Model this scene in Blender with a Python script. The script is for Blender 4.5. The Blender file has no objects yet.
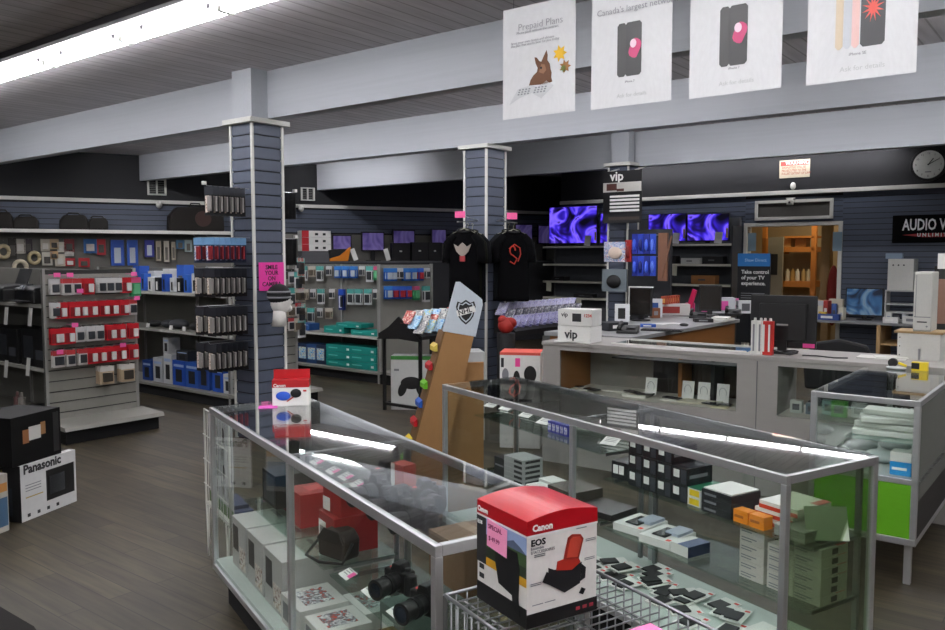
import bpy, bmesh, math, random
from mathutils import Vector, Matrix
R = math.radians
random.seed(7)
sc = bpy.context.scene
COL = sc.collection
# ------------------------------------------------------------------ camera
H, FPX, CX, CY = 1.70, 818.0, 472.5, 315.0
PITCH = math.atan((315-256)/FPX)
cam = bpy.data.cameras.new('camera'); cam.sensor_width = 36; cam.lens = FPX/945*36
cam.clip_start = 0.05
co = bpy.data.objects.new('camera', cam); COL.objects.link(co)
co.location = (0, 0, H); co.rotation_euler = (math.pi/2-PITCH, 0, 0)
sc.camera = co
# ------------------------------------------------------------------ world, exposure
w = bpy.data.worlds.new('world'); sc.world = w; w.use_nodes = True
w.node_tree.nodes['Background'].inputs[0].default_value = (0.6, 0.7, 0.85, 1)
w.node_tree.nodes['Background'].inputs[1].default_value = 0.02
sc.view_settings.view_transform = 'Standard'; sc.view_settings.look = 'None'
sc.view_settings.gamma = 1; sc.view_settings.use_curve_mapping = False
sc.view_settings.exposure = 0.68
sc.cycles.transparent_max_bounces = 40
sc.cycles.max_bounces = 10
sc.cycles.use_denoising = True
TUBE = 26.0          # emission of the fluorescent tubes
# ------------------------------------------------------------------ camera geometry, used to measure where things stand
_c, _s = math.cos(PITCH), math.sin(PITCH)
def ray(px, py):
    a = (px-CX)/FPX; b = (CY-py)/FPX
    return Vector((a, _c+b*_s, -_s+b*_c))
class FR:
    """a level frame: origin, and the compass angle of its x axis"""
    def __init__(s, o, rz): s.o = Vector((o[0], o[1])); s.rz = R(rz); s.X = Vector((math.cos(s.rz), math.sin(s.rz))); s.Y = Vector((-s.X.y, s.X.x))
    def w(s, x, y, z=0): p = s.o+s.X*x+s.Y*y; return (p.x, p.y, z)
    def at(s, px, py, z):                       # local x, y of a pixel's point at height z
        r = ray(px, py); t = (z-H)/r.z; p = Vector((r.x*t, r.y*t))-s.o
        return (p.dot(s.X), p.dot(s.Y))
    def pl(s, px, py, y=0.0):                   # local x, z of a pixel's point on the upright plane y
        r = ray(px, py); r2 = Vector((r.x, r.y)); t = (y+s.o.dot(s.Y))/r2.dot(s.Y)
        return ((r2*t-s.o).dot(s.X), H+r.z*t)
def frame_at(px, py, z, rz):
    r = ray(px, py); t = (z-H)/r.z; return FR((r.x*t, r.y*t), rz)
BF = FR((0, 0), 52)          # building: x runs across the beams, y along them
def B(y, x): return (BF.w(x, y)[0], BF.w(x, y)[1])     # B(along beams, across beams)
# ------------------------------------------------------------------ materials
def lin(h):
    h = h.lstrip('#'); o = []
    for i in (0, 2, 4):
        c = int(h[i:i+2], 16)/255; o.append(c/12.92 if c <= .04045 else ((c+.055)/1.055)**2.4)
    return (*o, 1)
_m = {}
def mat(hexc, rough=.55, metal=0, emit=0, spec=.5):
    k = (hexc, rough, metal, emit, spec)
    if k in _m: return _m[k]
    m = bpy.data.materials.new('m_'+hexc); m.use_nodes = True
    n = m.node_tree; b = n.nodes['Principled BSDF']
    b.inputs['Roughness'].default_value = rough; b.inputs['Metallic'].default_value = metal
    b.inputs['Specular IOR Level'].default_value = spec
    c = lin(hexc)
    if emit:
        b.inputs['Base Color'].default_value = c
        b.inputs['Emission Color'].default_value = c; b.inputs['Emission Strength'].default_value = emit
    else:                                       # slight unevenness of every real surface
        t = n.nodes.new('ShaderNodeTexNoise'); t.inputs['Scale'].default_value = 14
        r = n.nodes.new('ShaderNodeMix'); r.data_type = 'RGBA'
        r.inputs[6].default_value = (*[v*.93 for v in c[:3]], 1); r.inputs[7].default_value = (*[min(1, v*1.07) for v in c[:3]], 1)
        n.links.new(t.outputs['Fac'], r.inputs[0]); n.links.new(r.outputs[2], b.inputs['Base Color'])
    _m[k] = m; return m
def tile_mat(name, c1, c2, cm, w_, h_, mortar, rot, rough=.5, stretch=None, offset=.5, lo=.6):
    m = bpy.data.materials.new(name); m.use_nodes = True; n = m.node_tree; b = n.nodes['Principled BSDF']
    tc = n.nodes.new('ShaderNodeTexCoord'); mp = n.nodes.new('ShaderNodeMapping'); mp.inputs['Rotation'].default_value = rot
    br = n.nodes.new('ShaderNodeTexBrick'); br.inputs['Scale'].default_value = 1; br.offset = offset
    br.inputs['Brick Width'].default_value = w_; br.inputs['Row Height'].default_value = h_; br.inputs['Mortar Size'].default_value = mortar
    br.inputs['Color1'].default_value = lin(c1); br.inputs['Color2'].default_value = lin(c2); br.inputs['Mortar'].default_value = lin(cm)
    br.inputs['Bias'].default_value = 0
    n.links.new(tc.outputs['Object'], mp.inputs[0]); n.links.new(mp.outputs[0], br.inputs['Vector'])
    m2 = n.nodes.new('ShaderNodeMapping'); m2.inputs['Scale'].default_value = stretch or (2, 22, 1)
    no = n.nodes.new('ShaderNodeTexNoise'); no.inputs['Scale'].default_value = 1.3; no.inputs['Detail'].default_value = 6
    n.links.new(mp.outputs[0], m2.inputs[0]); n.links.new(m2.outputs[0], no.inputs['Vector'])
    cr = n.nodes.new('ShaderNodeValToRGB'); cr.color_ramp.elements[0].position = .3; cr.color_ramp.elements[1].position = .7
    cr.color_ramp.elements[0].color = (lo, lo, lo, 1); cr.color_ramp.elements[1].color = (1.85-lo, 1.85-lo, 1.85-lo, 1)
    mx = n.nodes.new('ShaderNodeMix'); mx.data_type = 'RGBA'; mx.blend_type = 'MULTIPLY'; mx.inputs[0].default_value = 1
    n.links.new(no.outputs['Fac'], cr.inputs[0]); n.links.new(br.outputs['Color'], mx.inputs[6]); n.links.new(cr.outputs[0], mx.inputs[7])
    n.links.new(mx.outputs[2], b.inputs['Base Color']); b.inputs['Roughness'].default_value = rough
    return m
def glass_mat(name, tint, base=.022, gain=1.2):
    m = bpy.data.materials.new(name); m.use_nodes = True; n = m.node_tree; n.nodes.clear()
    out = n.nodes.new('ShaderNodeOutputMaterial'); mix = n.nodes.new('ShaderNodeMixShader')
    tr = n.nodes.new('ShaderNodeBsdfTransparent'); tr.inputs[0].default_value = (*tint, 1)
    gl = n.nodes.new('ShaderNodeBsdfGlossy'); gl.inputs['Roughness'].default_value = .0; gl.inputs[0].default_value = (1, 1, 1, 1)
    lw = n.nodes.new('ShaderNodeLayerWeight'); lw.inputs[0].default_value = .5
    p = n.nodes.new('ShaderNodeMath'); p.operation = 'POWER'; p.inputs[1].default_value = 5
    q = n.nodes.new('ShaderNodeMath'); q.operation = 'MULTIPLY_ADD'; q.inputs[1].default_value = gain; q.inputs[2].default_value = base
    n.links.new(lw.outputs['Facing'], p.inputs[0]); n.links.new(p.outputs[0], q.inputs[0]); n.links.new(q.outputs[0], mix.inputs[0])
    n.links.new(tr.outputs[0], mix.inputs[1]); n.links.new(gl.outputs[0], mix.inputs[2]); n.links.new(mix.outputs[0], out.inputs[0])
    return m
def picture_mat(name, cols, scale=6, emit=0, dist=1.5, rough=.4):
    """a printed or shown picture: patches of the given colours"""
    m = bpy.data.materials.new(name); m.use_nodes = True; n = m.node_tree; b = n.nodes['Principled BSDF']
    tc = n.nodes.new('ShaderNodeTexCoord'); no = n.nodes.new('ShaderNodeTexNoise'); no.inputs['Scale'].default_value = scale
    no.inputs['Detail'].default_value = 2; no.inputs['Distortion'].default_value = dist
    cr = n.nodes.new('ShaderNodeValToRGB'); e = cr.color_ramp.elements
    k = len(cols)
    for i, c in enumerate(cols):
        p = .32+.36*i/max(1, k-1)
        if i < 2: e[i].position = p; el = e[i]
        else: el = e.new(p)
        el.color = lin(c)
    cr.color_ramp.interpolation = 'LINEAR'
    n.links.new(tc.outputs['Object'], no.inputs['Vector']); n.links.new(no.outputs['Fac'], cr.inputs[0])
    n.links.new(cr.outputs[0], b.inputs['Base Color']); b.inputs['Roughness'].default_value = rough
    if emit:
        n.links.new(cr.outputs[0], b.inputs['Emission Color']); b.inputs['Emission Strength'].default_value = emit
    return m
WHITE = mat('e4e4e0', .5); OFFW = mat('cfcfc9', .6); BLACK = mat('131314', .45); DARK = mat('242527', .5); MATTE = mat('0d0d0f', .9)
ALU = mat('c9cacc', .32, .8); STEEL = mat('9a9c9e', .3, .9); GREYP = mat('8f8f8b', .6); GREYD = mat('55565a', .6)
RED = mat('b3121c', .4); PINK = mat('f04a9c', .6); BLUE = mat('1f56b4', .45); TEAL = mat('128f84', .5); GREEN = mat('69b81e', .5)
BROWN = mat('7d5c3a', .75); CARD = mat('9a7246', .8); TAN = mat('b58f5f', .7); ORANGE = mat('e88a1c', .5); YELLOW = mat('e3c81e', .5)
GLOW2 = mat('fdfcff', .4, 0, 16.0); SLATB = mat('4c5464', .55); SLATG = mat('8b8c86', .6); BEAM = mat('adb1b7', .6); GLOW = mat('fdfcff', .4, 0, TUBE)
LAMIN = mat('96938f', .5); WOOD = mat('8a5a2b', .6); LASER = mat('c8c9c4', .5); INK = mat('202124', .6); GREYT = mat('7e8084', .6)
GLASS = glass_mat('clear glass', (.955, .975, .965)); GLASSDIM = glass_mat('green dimming end glass', (.64, .72, .60), .14, .6); GLASSV = glass_mat('upright clear glass', (.955, .975, .965), .018, .6); GLASSG = glass_mat('greenish shelf glass', (.84, .92, .885)); GLASSE = glass_mat('clear plastic', (.95, .96, .97))  # end glass: tint and base reflection stand in for dimness and mirrored ceiling
PAPERS = [picture_mat('print %d' % i, c, s) for i, (c, s) in enumerate([
    (['2b2e38', 'c9b49c', 'e9e6e0', '7c4a38'], 30), (['d9dbe0', '3f6fb4', 'f0f0ee', 'b33a3a'], 34),
    (['efefec', 'b9bcc2', '4b4b52', 'd8442e'], 40), (['2f7ac2', '7cc0e8', 'f2e8c0', '274a86'], 30), (['5a4f86', '8f8bc4', 'd9d6ea', '3c3a60'], 38)])]
# ------------------------------------------------------------------ mesh building
def rot3(r): return Matrix.Rotation(r[2], 4, 'Z') @ Matrix.Rotation(r[1], 4, 'Y') @ Matrix.Rotation(r[0], 4, 'X')
def _box(bm, c, s, r=(0, 0, 0)):
    bmesh.ops.create_cube(bm, size=1, matrix=Matrix.Translation(c) @ rot3(r) @ Matrix.Diagonal((*s, 1)))
def bx(x0, x1, y0, y1, z0, z1): return ('b', ((x0+x1)/2, (y0+y1)/2, (z0+z1)/2), (abs(x1-x0), abs(y1-y0), abs(z1-z0)))
def build(bm, prims):
    for p in prims:
        k = p[0]
        if k == 'b': _box(bm, *p[1:])
        elif k == 'c':            # centre, r1, r2, height, rotation, segments
            c, r1, r2, h = p[1:5]; r = p[5] if len(p) > 5 else (0, 0, 0); n = p[6] if len(p) > 6 else 16
            bmesh.ops.create_cone(bm, cap_ends=True, segments=n, radius1=r1, radius2=r2, depth=h, matrix=Matrix.Translation(c) @ rot3(r))
        elif k == 's':            # centre, (sx, sy, sz)
            r = p[3] if len(p) > 3 else (0, 0, 0)
            bmesh.ops.create_uvsphere(bm, u_segments=20, v_segments=12, radius=1, matrix=Matrix.Translation(p[1]) @ rot3(r) @ Matrix.Diagonal((*p[2], 1)))
        elif k == 't':            # points, radius, sides
            pts = [Vector(q) for q in p[1]]; rad = p[2]; n = p[3] if len(p) > 3 else 6; rings = []
            for i, q in enumerate(pts):
                d = (pts[min(i+1, len(pts)-1)]-pts[max(i-1, 0)]).normalized()
                a = d.orthogonal().normalized() if not rings else (pa-d*pa.dot(d)).normalized()
                pa = a; b_ = d.cross(a)
                rr = rad[i] if isinstance(rad, (list, tuple)) else rad
                rings.append([bm.verts.new(q+(a*math.cos(2*math.pi*j/n)+b_*math.sin(2*math.pi*j/n))*rr) for j in range(n)])
            for i in range(len(rings)-1):
                for j in range(n): bm.faces.new((rings[i][j], rings[i][(j+1) % n], rings[i+1][(j+1) % n], rings[i+1][j]))
            bm.faces.new(rings[0][::-1]); bm.faces.new(rings[-1])
        elif k == 'p':            # polygon (x, z), y0, y1   -- upright outline with thickness
            a = [bm.verts.new((x, p[2], z)) for x, z in p[1]]; b_ = [bm.verts.new((x, p[3], z)) for x, z in p[1]]
            n = len(a); bm.faces.new(a); bm.faces.new(b_[::-1])
            for i in range(n): bm.faces.new((a[i], b_[i], b_[(i+1) % n], a[(i+1) % n]))
        elif k == 'px':           # polygon (y, z), x0, x1
            a = [bm.verts.new((p[2], y, z)) for y, z in p[1]]; b_ = [bm.verts.new((p[3], y, z)) for y, z in p[1]]
            n = len(a); bm.faces.new(a); bm.faces.new(b_[::-1])
            for i in range(n): bm.faces.new((a[i], b_[i], b_[(i+1) % n], a[(i+1) % n]))
        elif k == 'pz':           # polygon (x, y), z0, z1
            a = [bm.verts.new((x, y, p[2])) for x, y in p[1]]; b_ = [bm.verts.new((x, y, p[3])) for x, y in p[1]]
            n = len(a); bm.faces.new(a); bm.faces.new(b_[::-1])
            for i in range(n): bm.faces.new((a[i], b_[i], b_[(i+1) % n], a[(i+1) % n]))
    bmesh.ops.recalc_face_normals(bm, faces=bm.faces)
def M(name, prims, m, parent=None, bev=0, smooth=False, loc=None, rz=0, rot=None, label=None):
    me = bpy.data.meshes.new(name); bm = bmesh.new(); build(bm, prims)
    if smooth:
        for f in bm.faces: f.smooth = True
    bm.to_mesh(me); bm.free(); me.materials.append(m)
    o = bpy.data.objects.new(name, me); COL.objects.link(o)
    if parent: o.parent = parent
    if loc: o.location = loc
    if rot: o.rotation_euler = rot
    elif rz: o.rotation_euler = (0, 0, rz)
    if bev:
        b = o.modifiers.new('bevel', 'BEVEL'); b.width = bev; b.segments = 2; b.limit_method = 'ANGLE'; b.angle_limit = R(40)
    if label: o['label'] = label
    return o
_fonts = {}
def text(parent, s, loc, size, rot, m, name='lettering', align='LEFT', bold=0.0, sx=1):
    c = bpy.data.curves.new(name, 'FONT'); c.body = s; c.size = size; c.extrude = .0004; c.offset = bold; c.align_x = align
    c.resolution_u = 2
    t = bpy.data.objects.new('t', c); me = bpy.data.meshes.new_from_object(t); me.materials.append(m)
    bpy.data.objects.remove(t); bpy.data.curves.remove(c)
    o = bpy.data.objects.new(name, me); COL.objects.link(o); o.parent = parent
    o.location = loc; o.rotation_euler = rot; o.scale = (sx, 1, 1); return o
FRONT = (math.pi/2, 0, 0); LEFT = (math.pi/2, 0, -math.pi/2); RIGHT = (math.pi/2, 0, math.pi/2); TOP = (0, 0, 0)
def tag(o, label, cat, group=None, kind=None):
    o['label'] = label; o['category'] = cat
    if group: o['group'] = group
    if kind: o['kind'] = kind
    return o
def thing(name, label, cat, loc, rz=0, group=None, rot=None):
    o = bpy.data.objects.new(name, None); COL.objects.link(o); o.empty_display_size = .05
    o.location = loc; o.rotation_euler = rot or (0, 0, rz); return tag(o, label, cat, group)
def solo(name, prims, m, label, cat, loc, rz=0, group=None, bev=0, smooth=False, rot=None):
    return tag(M(name, prims, m, None, bev, smooth, loc, rz, rot), label, cat, group)
def struct(name, prims, m, loc=None, rz=0, bev=0):
    o = M(name, prims, m, None, bev, False, loc, rz); o['kind'] = 'structure'; return o
def dup(root, loc, rz=None, label=None, group=None, rot=None):
    r = root.copy(); COL.objects.link(r); r.location = loc
    if rot is not None: r.rotation_euler = rot
    elif rz is not None: r.rotation_euler = (0, 0, rz)
    if label: r['label'] = label
    if group: r['group'] = group
    for ch in list(root.children):
        c = ch.copy(); COL.objects.link(c); c.parent = r
        for g in list(ch.children):
            d = g.copy(); COL.objects.link(d); d.parent = c
    return r
class Proto:
    """first call moves the prototype itself, later calls copy it with its parts"""
    def __init__(s, mk): s.o = None; s.mk = mk
    def __call__(s, loc, rz, label, group=None, rot=None):
        if s.o is None:
            s.o = s.mk(); s.o.location = loc; s.o.rotation_euler = rot or (0, 0, rz); s.o['label'] = label
            if group: s.o['group'] = group
            return s.o
        return dup(s.o, loc, rz, label, group, rot)
def W3(fr, x, y, z): return fr.w(x, y, z)
NTH = ['first', 'second', 'third', 'fourth', 'fifth', 'sixth', 'seventh', 'eighth', 'ninth', 'tenth', 'eleventh', 'twelfth']
T5 = .0008
def carton(name, label, cat, loc, rz, size, body, decals=(), group=None, texts=(), bev=.0015):
    """a printed cardboard box; decals (face, name, u0, u1, v0, v1, material) in fractions of the face"""
    w_, d, h = size; o = thing(name, label, cat, loc, rz, group)
    M('box_body', [bx(-w_/2, w_/2, -d/2, d/2, 0, h)], body, o, bev)
    for (f, nm, u0, u1, v0, v1, m) in decals:
        if f == 'F': p = bx(-w_/2+u0*w_, -w_/2+u1*w_, -d/2-T5, -d/2, v0*h, v1*h)
        elif f == 'L': p = bx(-w_/2-T5, -w_/2, d/2-u0*d, d/2-u1*d, v0*h, v1*h)
        elif f == 'R': p = bx(w_/2, w_/2+T5, -d/2+u0*d, -d/2+u1*d, v0*h, v1*h)
        else: p = bx(-w_/2+u0*w_, -w_/2+u1*w_, -d/2+v0*d, -d/2+v1*d, h, h+T5)
        M(nm, [p], m, o)
    for t in texts:
        f, s, u, v, sz, m = t[:6]; bo = t[6] if len(t) > 6 else 0; e = .0016; sx = t[7] if len(t) > 7 else 1
        if f == 'F': text(o, s, (-w_/2+u*w_, -d/2-e, v*h), sz, FRONT, m, bold=bo, sx=sx)
        elif f == 'L': text(o, s, (-w_/2-e, d/2-u*d, v*h), sz, LEFT, m, bold=bo, sx=sx)
        elif f == 'R': text(o, s, (w_/2+e, -d/2+u*d, v*h), sz, RIGHT, m, bold=bo, sx=sx)
        else: text(o, s, (-w_/2+u*w_, -d/2+v*d, h+e), sz, TOP, m, bold=bo, sx=sx)
    return o
# ================================================================== THE ROOM
CEIL, BEAMZ = 3.37, 2.95
FLOORM = tile_mat('vinyl plank floor', '4a4231', '352f22', '1d1912', 1.1, .125, .003, (0, 0, R(38)), .5, (1.6, 20, 1), lo=.5)
CEILM = tile_mat('painted ceiling planks', 'cdc8cb', 'c3bec2', 'a09c9c', 60, .14, .008, (0, 0, R(-52)), .6, (1.5, 14, 1), lo=.8)
struct('floor', [bx(-16, 16, -6, 22, -.1, 0)], FLOORM)
struct('ceiling', [bx(-16, 16, -6, 22, CEIL, CEIL+.1)], CEILM)
AW = FR(B(0, 13.8), -38)             # rear wall frame, x to the right, front is -y
LW = FR((-7.4, 12.8), 27)            # left wall frame
WALLB = mat('1b1c20', .7); PEG = mat('6d6c66', .7)
def slat_wall(x0, x1, z0, z1, pitch, y=-.012, gap=.010):
    n = int((z1-z0)/pitch); return [bx(x0, x1, y, 0, z0+i*pitch+gap, z0+(i+1)*pitch) for i in range(n)]
# rear wall with the doorway
axL = AW.pl(561, 200)[0]; axR = 8.0
dx0, dz1 = AW.pl(748, 231); dx1 = AW.pl(839, 231)[0]; dz1 = 2.19
trz = 2.70
wb = struct('wall_back', [bx(axL, dx0, 0, .15, 0, CEIL), bx(dx1, axR, 0, .15, 0, CEIL), bx(dx0, dx1, 0, .15, dz1, CEIL)], WALLB, AW.w(0, 0), AW.rz)
M('slat_panel', slat_wall(axL, dx0-.05, .15, trz, .085)+slat_wall(dx1+.05, axR, .15, trz, .085)+slat_wall(dx0-.05, dx1+.05, dz1+.04, trz, .085), SLATB, wb)
struct('trim_1', [bx(axL, axR, -.05, 0, trz, trz+.065)], OFFW, AW.w(0, 0), AW.rz, .004)
door = struct('door_1', [bx(dx0-.06, dx0, -.04, .17, 0, dz1+.06), bx(dx1, dx1+.06, -.04, .17, 0, dz1+.06), bx(dx0, dx1, -.04, .17, dz1, dz1+.06)], OFFW, AW.w(0, 0), AW.rz, .004)
# alcove return and left wall
l_end = 11.6
lw = struct('wall_left', [bx(-3.5, l_end, 0, .15, 0, CEIL)], WALLB, LW.w(0, 0), LW.rz)
ltz = 2.575
M('slat_panel', slat_wall(-3.5, l_end, 2.12, ltz, .085), SLATB, lw)
M('pegboard_panel', [bx(-3.5, l_end, -.01, 0, .1, 2.10)], PEG, lw)
struct('trim_2', [bx(-3.5, l_end, -.05, 0, ltz, ltz+.06)], OFFW, LW.w(0, 0), LW.rz, .004)
rw = struct('wall_right', [bx(-.15, 0, -20, 3, 0, CEIL)], WALLB, AW.w(8, 0), AW.rz)
struct('wall_front', [bx(-15, 15, -6, -5.85, 0, CEIL)], mat('b0b0ac', .7))
struct('wall_alcove', [bx(axL, axL+.15, .15, 3.4, 0, CEIL)], WALLB, AW.w(0, 0), AW.rz)
# beams
def beam(i, x, u0, u1, z=BEAMZ):
    b = struct('beam', [bx(x, x+.13, u0, u1, z, CEIL)], BEAM, None, BF.rz, .003); return b
beam(1, 4.80, -7, 12.6, 2.945); beam(2, 7.42, -7, 13.1); beam(3, 10.16, -7, 13.3, 2.905)
# columns: slatted, with white corner trims and a cap, a painted head above
def column(u, v, s, t, zc, name='column', stub=True):
    o = struct(name, [bx(.012, s-.012, .012, t-.012, 0, zc)], mat('20242c', .7), (*B(u, v), 0), BF.rz)
    sl = []; n = int(zc/.105); p = zc/n
    for i in range(n):
        z0, z1 = i*p+.012, (i+1)*p
        sl += [bx(.0, s, 0, .012, z0, z1), bx(0, s, t-.012, t, z0, z1), bx(0, .012, .012, t-.012, z0, z1), bx(s-.012, s, .012, t-.012, z0, z1)]
    M('slat_panel', sl, SLATB, o)
    for a, b_ in ((0, 0), (0, t), (s, 0), (s, t)): M('corner_trim', [bx(a-.012, a+.012, b_-.012, b_+.012, 0, zc)], OFFW, o, .002)
    M('cap', [bx(-.055, s+.055, -.055, t+.055, zc, zc+.045)], OFFW, o, .004)
    if stub: M('head', [bx(-.0, s*.55, -.0, t*.9, zc+.045, CEIL)], BEAM, o, .003)
    return o
column(6.11, 4.62, .335, .31, BEAMZ-.06)
column(5.57, 7.38, .36, .31, BEAMZ-.045, stub=False)
column(5.14, 9.95, .30, .29, BEAMZ-.045)
# fluorescent strips, running along the beams
def strip(v, u0, u1, z, label, gm=None):
    L = 1.22; n = int((u1-u0)/L); first = None
    for k in range(n):
        if first is None:
            t = thing('fluorescent_light', '', 'light', (0, 0, 0), BF.rz, None)
            M('housing', [bx(-.02, .02, .005, L-.005, .0205, .042)], mat('c8c8c8', .5), t, .003)
            for q in (.2, L-.2): M('hanger', [bx(-.006, .006, q-.01, q+.01, .042, CEIL-z)], GREYD, t)
            M('tube', [('c', (-.030, L/2, 0), .015, .015, L-.05, (math.pi/2, 0, 0), 10), ('c', (.030, L/2, 0), .015, .015, L-.05, (math.pi/2, 0, 0), 10)], gm or GLOW, t, smooth=True)
            M('lamp_holder', [bx(-.055, .055, .005, .022, -.018, .0205)], OFFW, t)
            M('lamp_holder', [bx(-.055, .055, L-.022, L-.005, -.018, .0205)], OFFW, t)
            first = t
        else: t = dup(first, (0, 0, 0))
        t.location = (*B(u0+k*L, v), z); t['label'] = label % (NTH[k] if k < 12 else 'far')
strip(3.31, 3.4, 12.4, 3.295, '%s fluorescent light from the right in the row before the front beam')
strip(1.9, -3.2, 3.3, 3.27, '%s added fluorescent light from the right in the unseen row nearer than the posters')  # added out of view to make up light left out near the posters
strip(6.15, -3.2, 2.3, 3.297, '%s fluorescent light from the right in the row between front and middle beam')
strip(6.15, 2.5, 12.3, 3.345, '%s fluorescent light left of the raised row between front and middle beam')
strip(9.5, 9.0, 11.6, 3.345, '%s fluorescent light from the right before the rear beam at the far left', GLOW2)
strip(8.7, -3, 6.3, 3.345, '%s added fluorescent light from the right in the unseen row before the rear beam')  # hidden tubes added to brighten the rear beam's face
strip(13.5, 2.6, 7.6, 3.345, '%s fluorescent light from the right in the row along the rear wall', GLOW2)
strip(.3, -5, 6, 3.30, '%s added fluorescent light from the right in the unseen row above the camera')  # added overhead, out of view, as light from the front
strip(-2.6, -5, 6, 3.30, '%s added fluorescent light from the right in the unseen row behind the camera')  # unseen tubes added behind the camera to light front faces
struct('trim_3', [bx(-.025, .025, -8, 12, CEIL-.05, CEIL)], mat('3a383c', .6), (*B(0, 3.05), 0), BF.rz)
# ================================================================== SHOWCASES
ORD = lambda i: NTH[i]
def showcase(label, fr, w_, sects, h=.97, kick=.20, upper=((.22, .78), (.22, .78)), lower=(.15, .50), near_end=None):
    """x across (0 = side towards the shop), y along; sects = section lengths"""
    L = sum(sects); o = thing('glass_showcase', label, 'showcase', fr.w(0, 0, 0), fr.rz)
    t = .012
    M('kick_base', [bx(.06, w_-.04, .05, L-.05, 0, kick-.03)], MATTE, o)
    M('deck', [bx(.012, w_-.012, .012, L-.012, kick, kick+.02)], mat('bcc8c2', .5), o)
    M('bottom_rail', [bx(0, w_, 0, L, kick-.03, kick)], ALU, o, .002)
    ys = [0]
    for s_ in sects: ys.append(ys[-1]+s_)
    M('top_rail', [bx(0, .022, 0, L, h-.03, h), bx(w_-.022, w_, 0, L, h-.03, h), bx(.022, w_-.022, 0, .022, h-.03, h), bx(.022, w_-.022, L-.022, L, h-.03, h)]
      + [bx(.022, w_-.022, y-.011, y+.011, h-.012, h) for y in ys[1:-1]], ALU, o, .002)
    for i, y in enumerate(ys):
        y0 = min(max(y-.012, 0), L-.024)
        for x in (0, w_-.024): M('post', [bx(x, x+.024, y0, y0+.024, kick, h-.03)], ALU, o, .002)
    M('glass_top', [bx(.012, w_-.012, .012, L-.012, h+.0005, h+.006)], GLASS, o)
    for i in range(len(sects)):
        a, b_ = ys[i]+.02, ys[i+1]-.02
        M('front_glass', [bx(.008, .013, a, b_, kick+.01, h-.03)], GLASSV, o)
        mid = (a+b_)/2
        M('sliding_door', [bx(w_-.016, w_-.011, a, mid+.03, kick+.01, h-.03)], GLASSV, o)
        M('sliding_door', [bx(w_-.025, w_-.020, mid-.03, b_, kick+.01, h-.03)], GLASSV, o)
        for (x0, z) in (upper[i], lower):
            M('glass_shelf', [bx(x0, w_-.04, a+.01, b_-.01, z-.007, z)], GLASSG, o)
            M('shelf_bracket', [bx(x0+.05, w_-.03, y-.003, y+.003, z-.025, z-.008) for y in (a+.03,)], STEEL, o)
            M('shelf_bracket', [bx(x0+.05, w_-.03, y-.003, y+.003, z-.025, z-.008) for y in (b_-.03,)], STEEL, o)
        for y in (a+.03, b_-.03): M('shelf_track', [bx(w_-.045, w_-.03, y-.01, y+.01, kick+.02, h-.03)], STEEL, o)
    for y in (.011, L-.014): M('end_glass', [bx(.022, w_-.022, y-.0025, y+.0025, kick+.01, h-.03)], near_end if near_end and y < .1 else GLASSV, o)
    return o
S1 = frame_at(435, 546.7, .97, 31.8)
S2 = frame_at(787, 476.6, .97, 31.8)
showcase('long glass showcase on the left holding cameras and camera cartons', S1, .51, (1.12, 1.12))
showcase('long glass showcase in the middle holding stacked phone boxes', S2, .52, (1.14, 1.17), upper=((.17, .68), (.20, .78)), lower=(.17, .45), near_end=GLASSDIM)
# ---------------------------------------------------------------- cameras and tags
def mk_dslr():
    o = thing('digital_camera', '', 'camera', (0, 0, 0)); o['label'] = ''
    M('camera_body', [bx(-.065, .045, -.022, .028, 0, .078), ('c', (.052, -.005, .036), .026, .022, .072, (0, 0, 0), 14)], BLACK, o, .006)
    M('viewfinder_hump', [('p', [(-.032, .076), (.022, .076), (.013, .104), (-.021, .104)], -.024, .03)], BLACK, o, .003)
    l = M('lens', [('c', (-.006, -.047, .040), .034, .033, .05, (math.pi/2, 0, 0), 24), ('c', (-.006, -.098, .040), .031, .037, .055, (math.pi/2, 0, 0), 24)], BLACK, o, .002)
    M('zoom_ring', [('c', (-.006, -.062, .040), .0355, .0355, .018, (math.pi/2, 0, 0), 28)], MATTE, l)
    M('front_element', [('c', (-.006, -.1262, .040), .026, .026, .001, (math.pi/2, 0, 0), 24)], mat('1c2530', .1), l)
    M('mode_dial', [('c', (.03, .004, .083), .011, .011, .012)], DARK, o)
    M('price_dot', [('c', (-.045, .002, .0785), .009, .009, .0012)], mat('f0413c', .5), o)
    return o
dslr = Proto(mk_dslr)
def mk_tag():
    o = thing('price_tag', '', 'price tag', (0, 0, 0))
    M('card', [('b', (0, 0, .012), (.075, .05, .0012), (R(18), 0, 0))], WHITE, o)
    M('pink_sticker', [('b', (.026, .004, .0145), (.026, .03, .0012), (R(18), 0, 0))], PINK, o)
    M('foot', [bx(-.03, .03, .018, .024, 0, .02)], GLASSE, o)
    M('printing', [('b', (-.012, -.004+k*.011, .0115+k*.0036), (.036, .0035, .0008), (R(18), 0, 0)) for k in range(3)], GREYT, o)
    return o
tagp = Proto(mk_tag)
def on(fr, px, py, z, dx=0, dy=0): x, y = fr.at(px, py, z); return fr.w(x+dx, y+dy, z)
rzS = S1.rz
def face(fr, deg=0): return fr.rz+R(deg)         # deg -90: front looks towards the fixture's left (x-) side
ORDT = ['farthest', 'second farthest', 'third farthest', 'fourth farthest', 'fourth nearest', 'third nearest', 'second nearest', 'nearest']
for i, (px, py) in enumerate([(317, 464), (333, 473), (346, 479), (358, 487), (371, 497), (391, 509), (407, 523)]):
    tagp(on(S1, px, py, .78), face(S1, -90), '%s white price tag with pink sticker on the upper camera shelf' % ORDT[i], 'price tags on the upper camera shelf')
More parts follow.
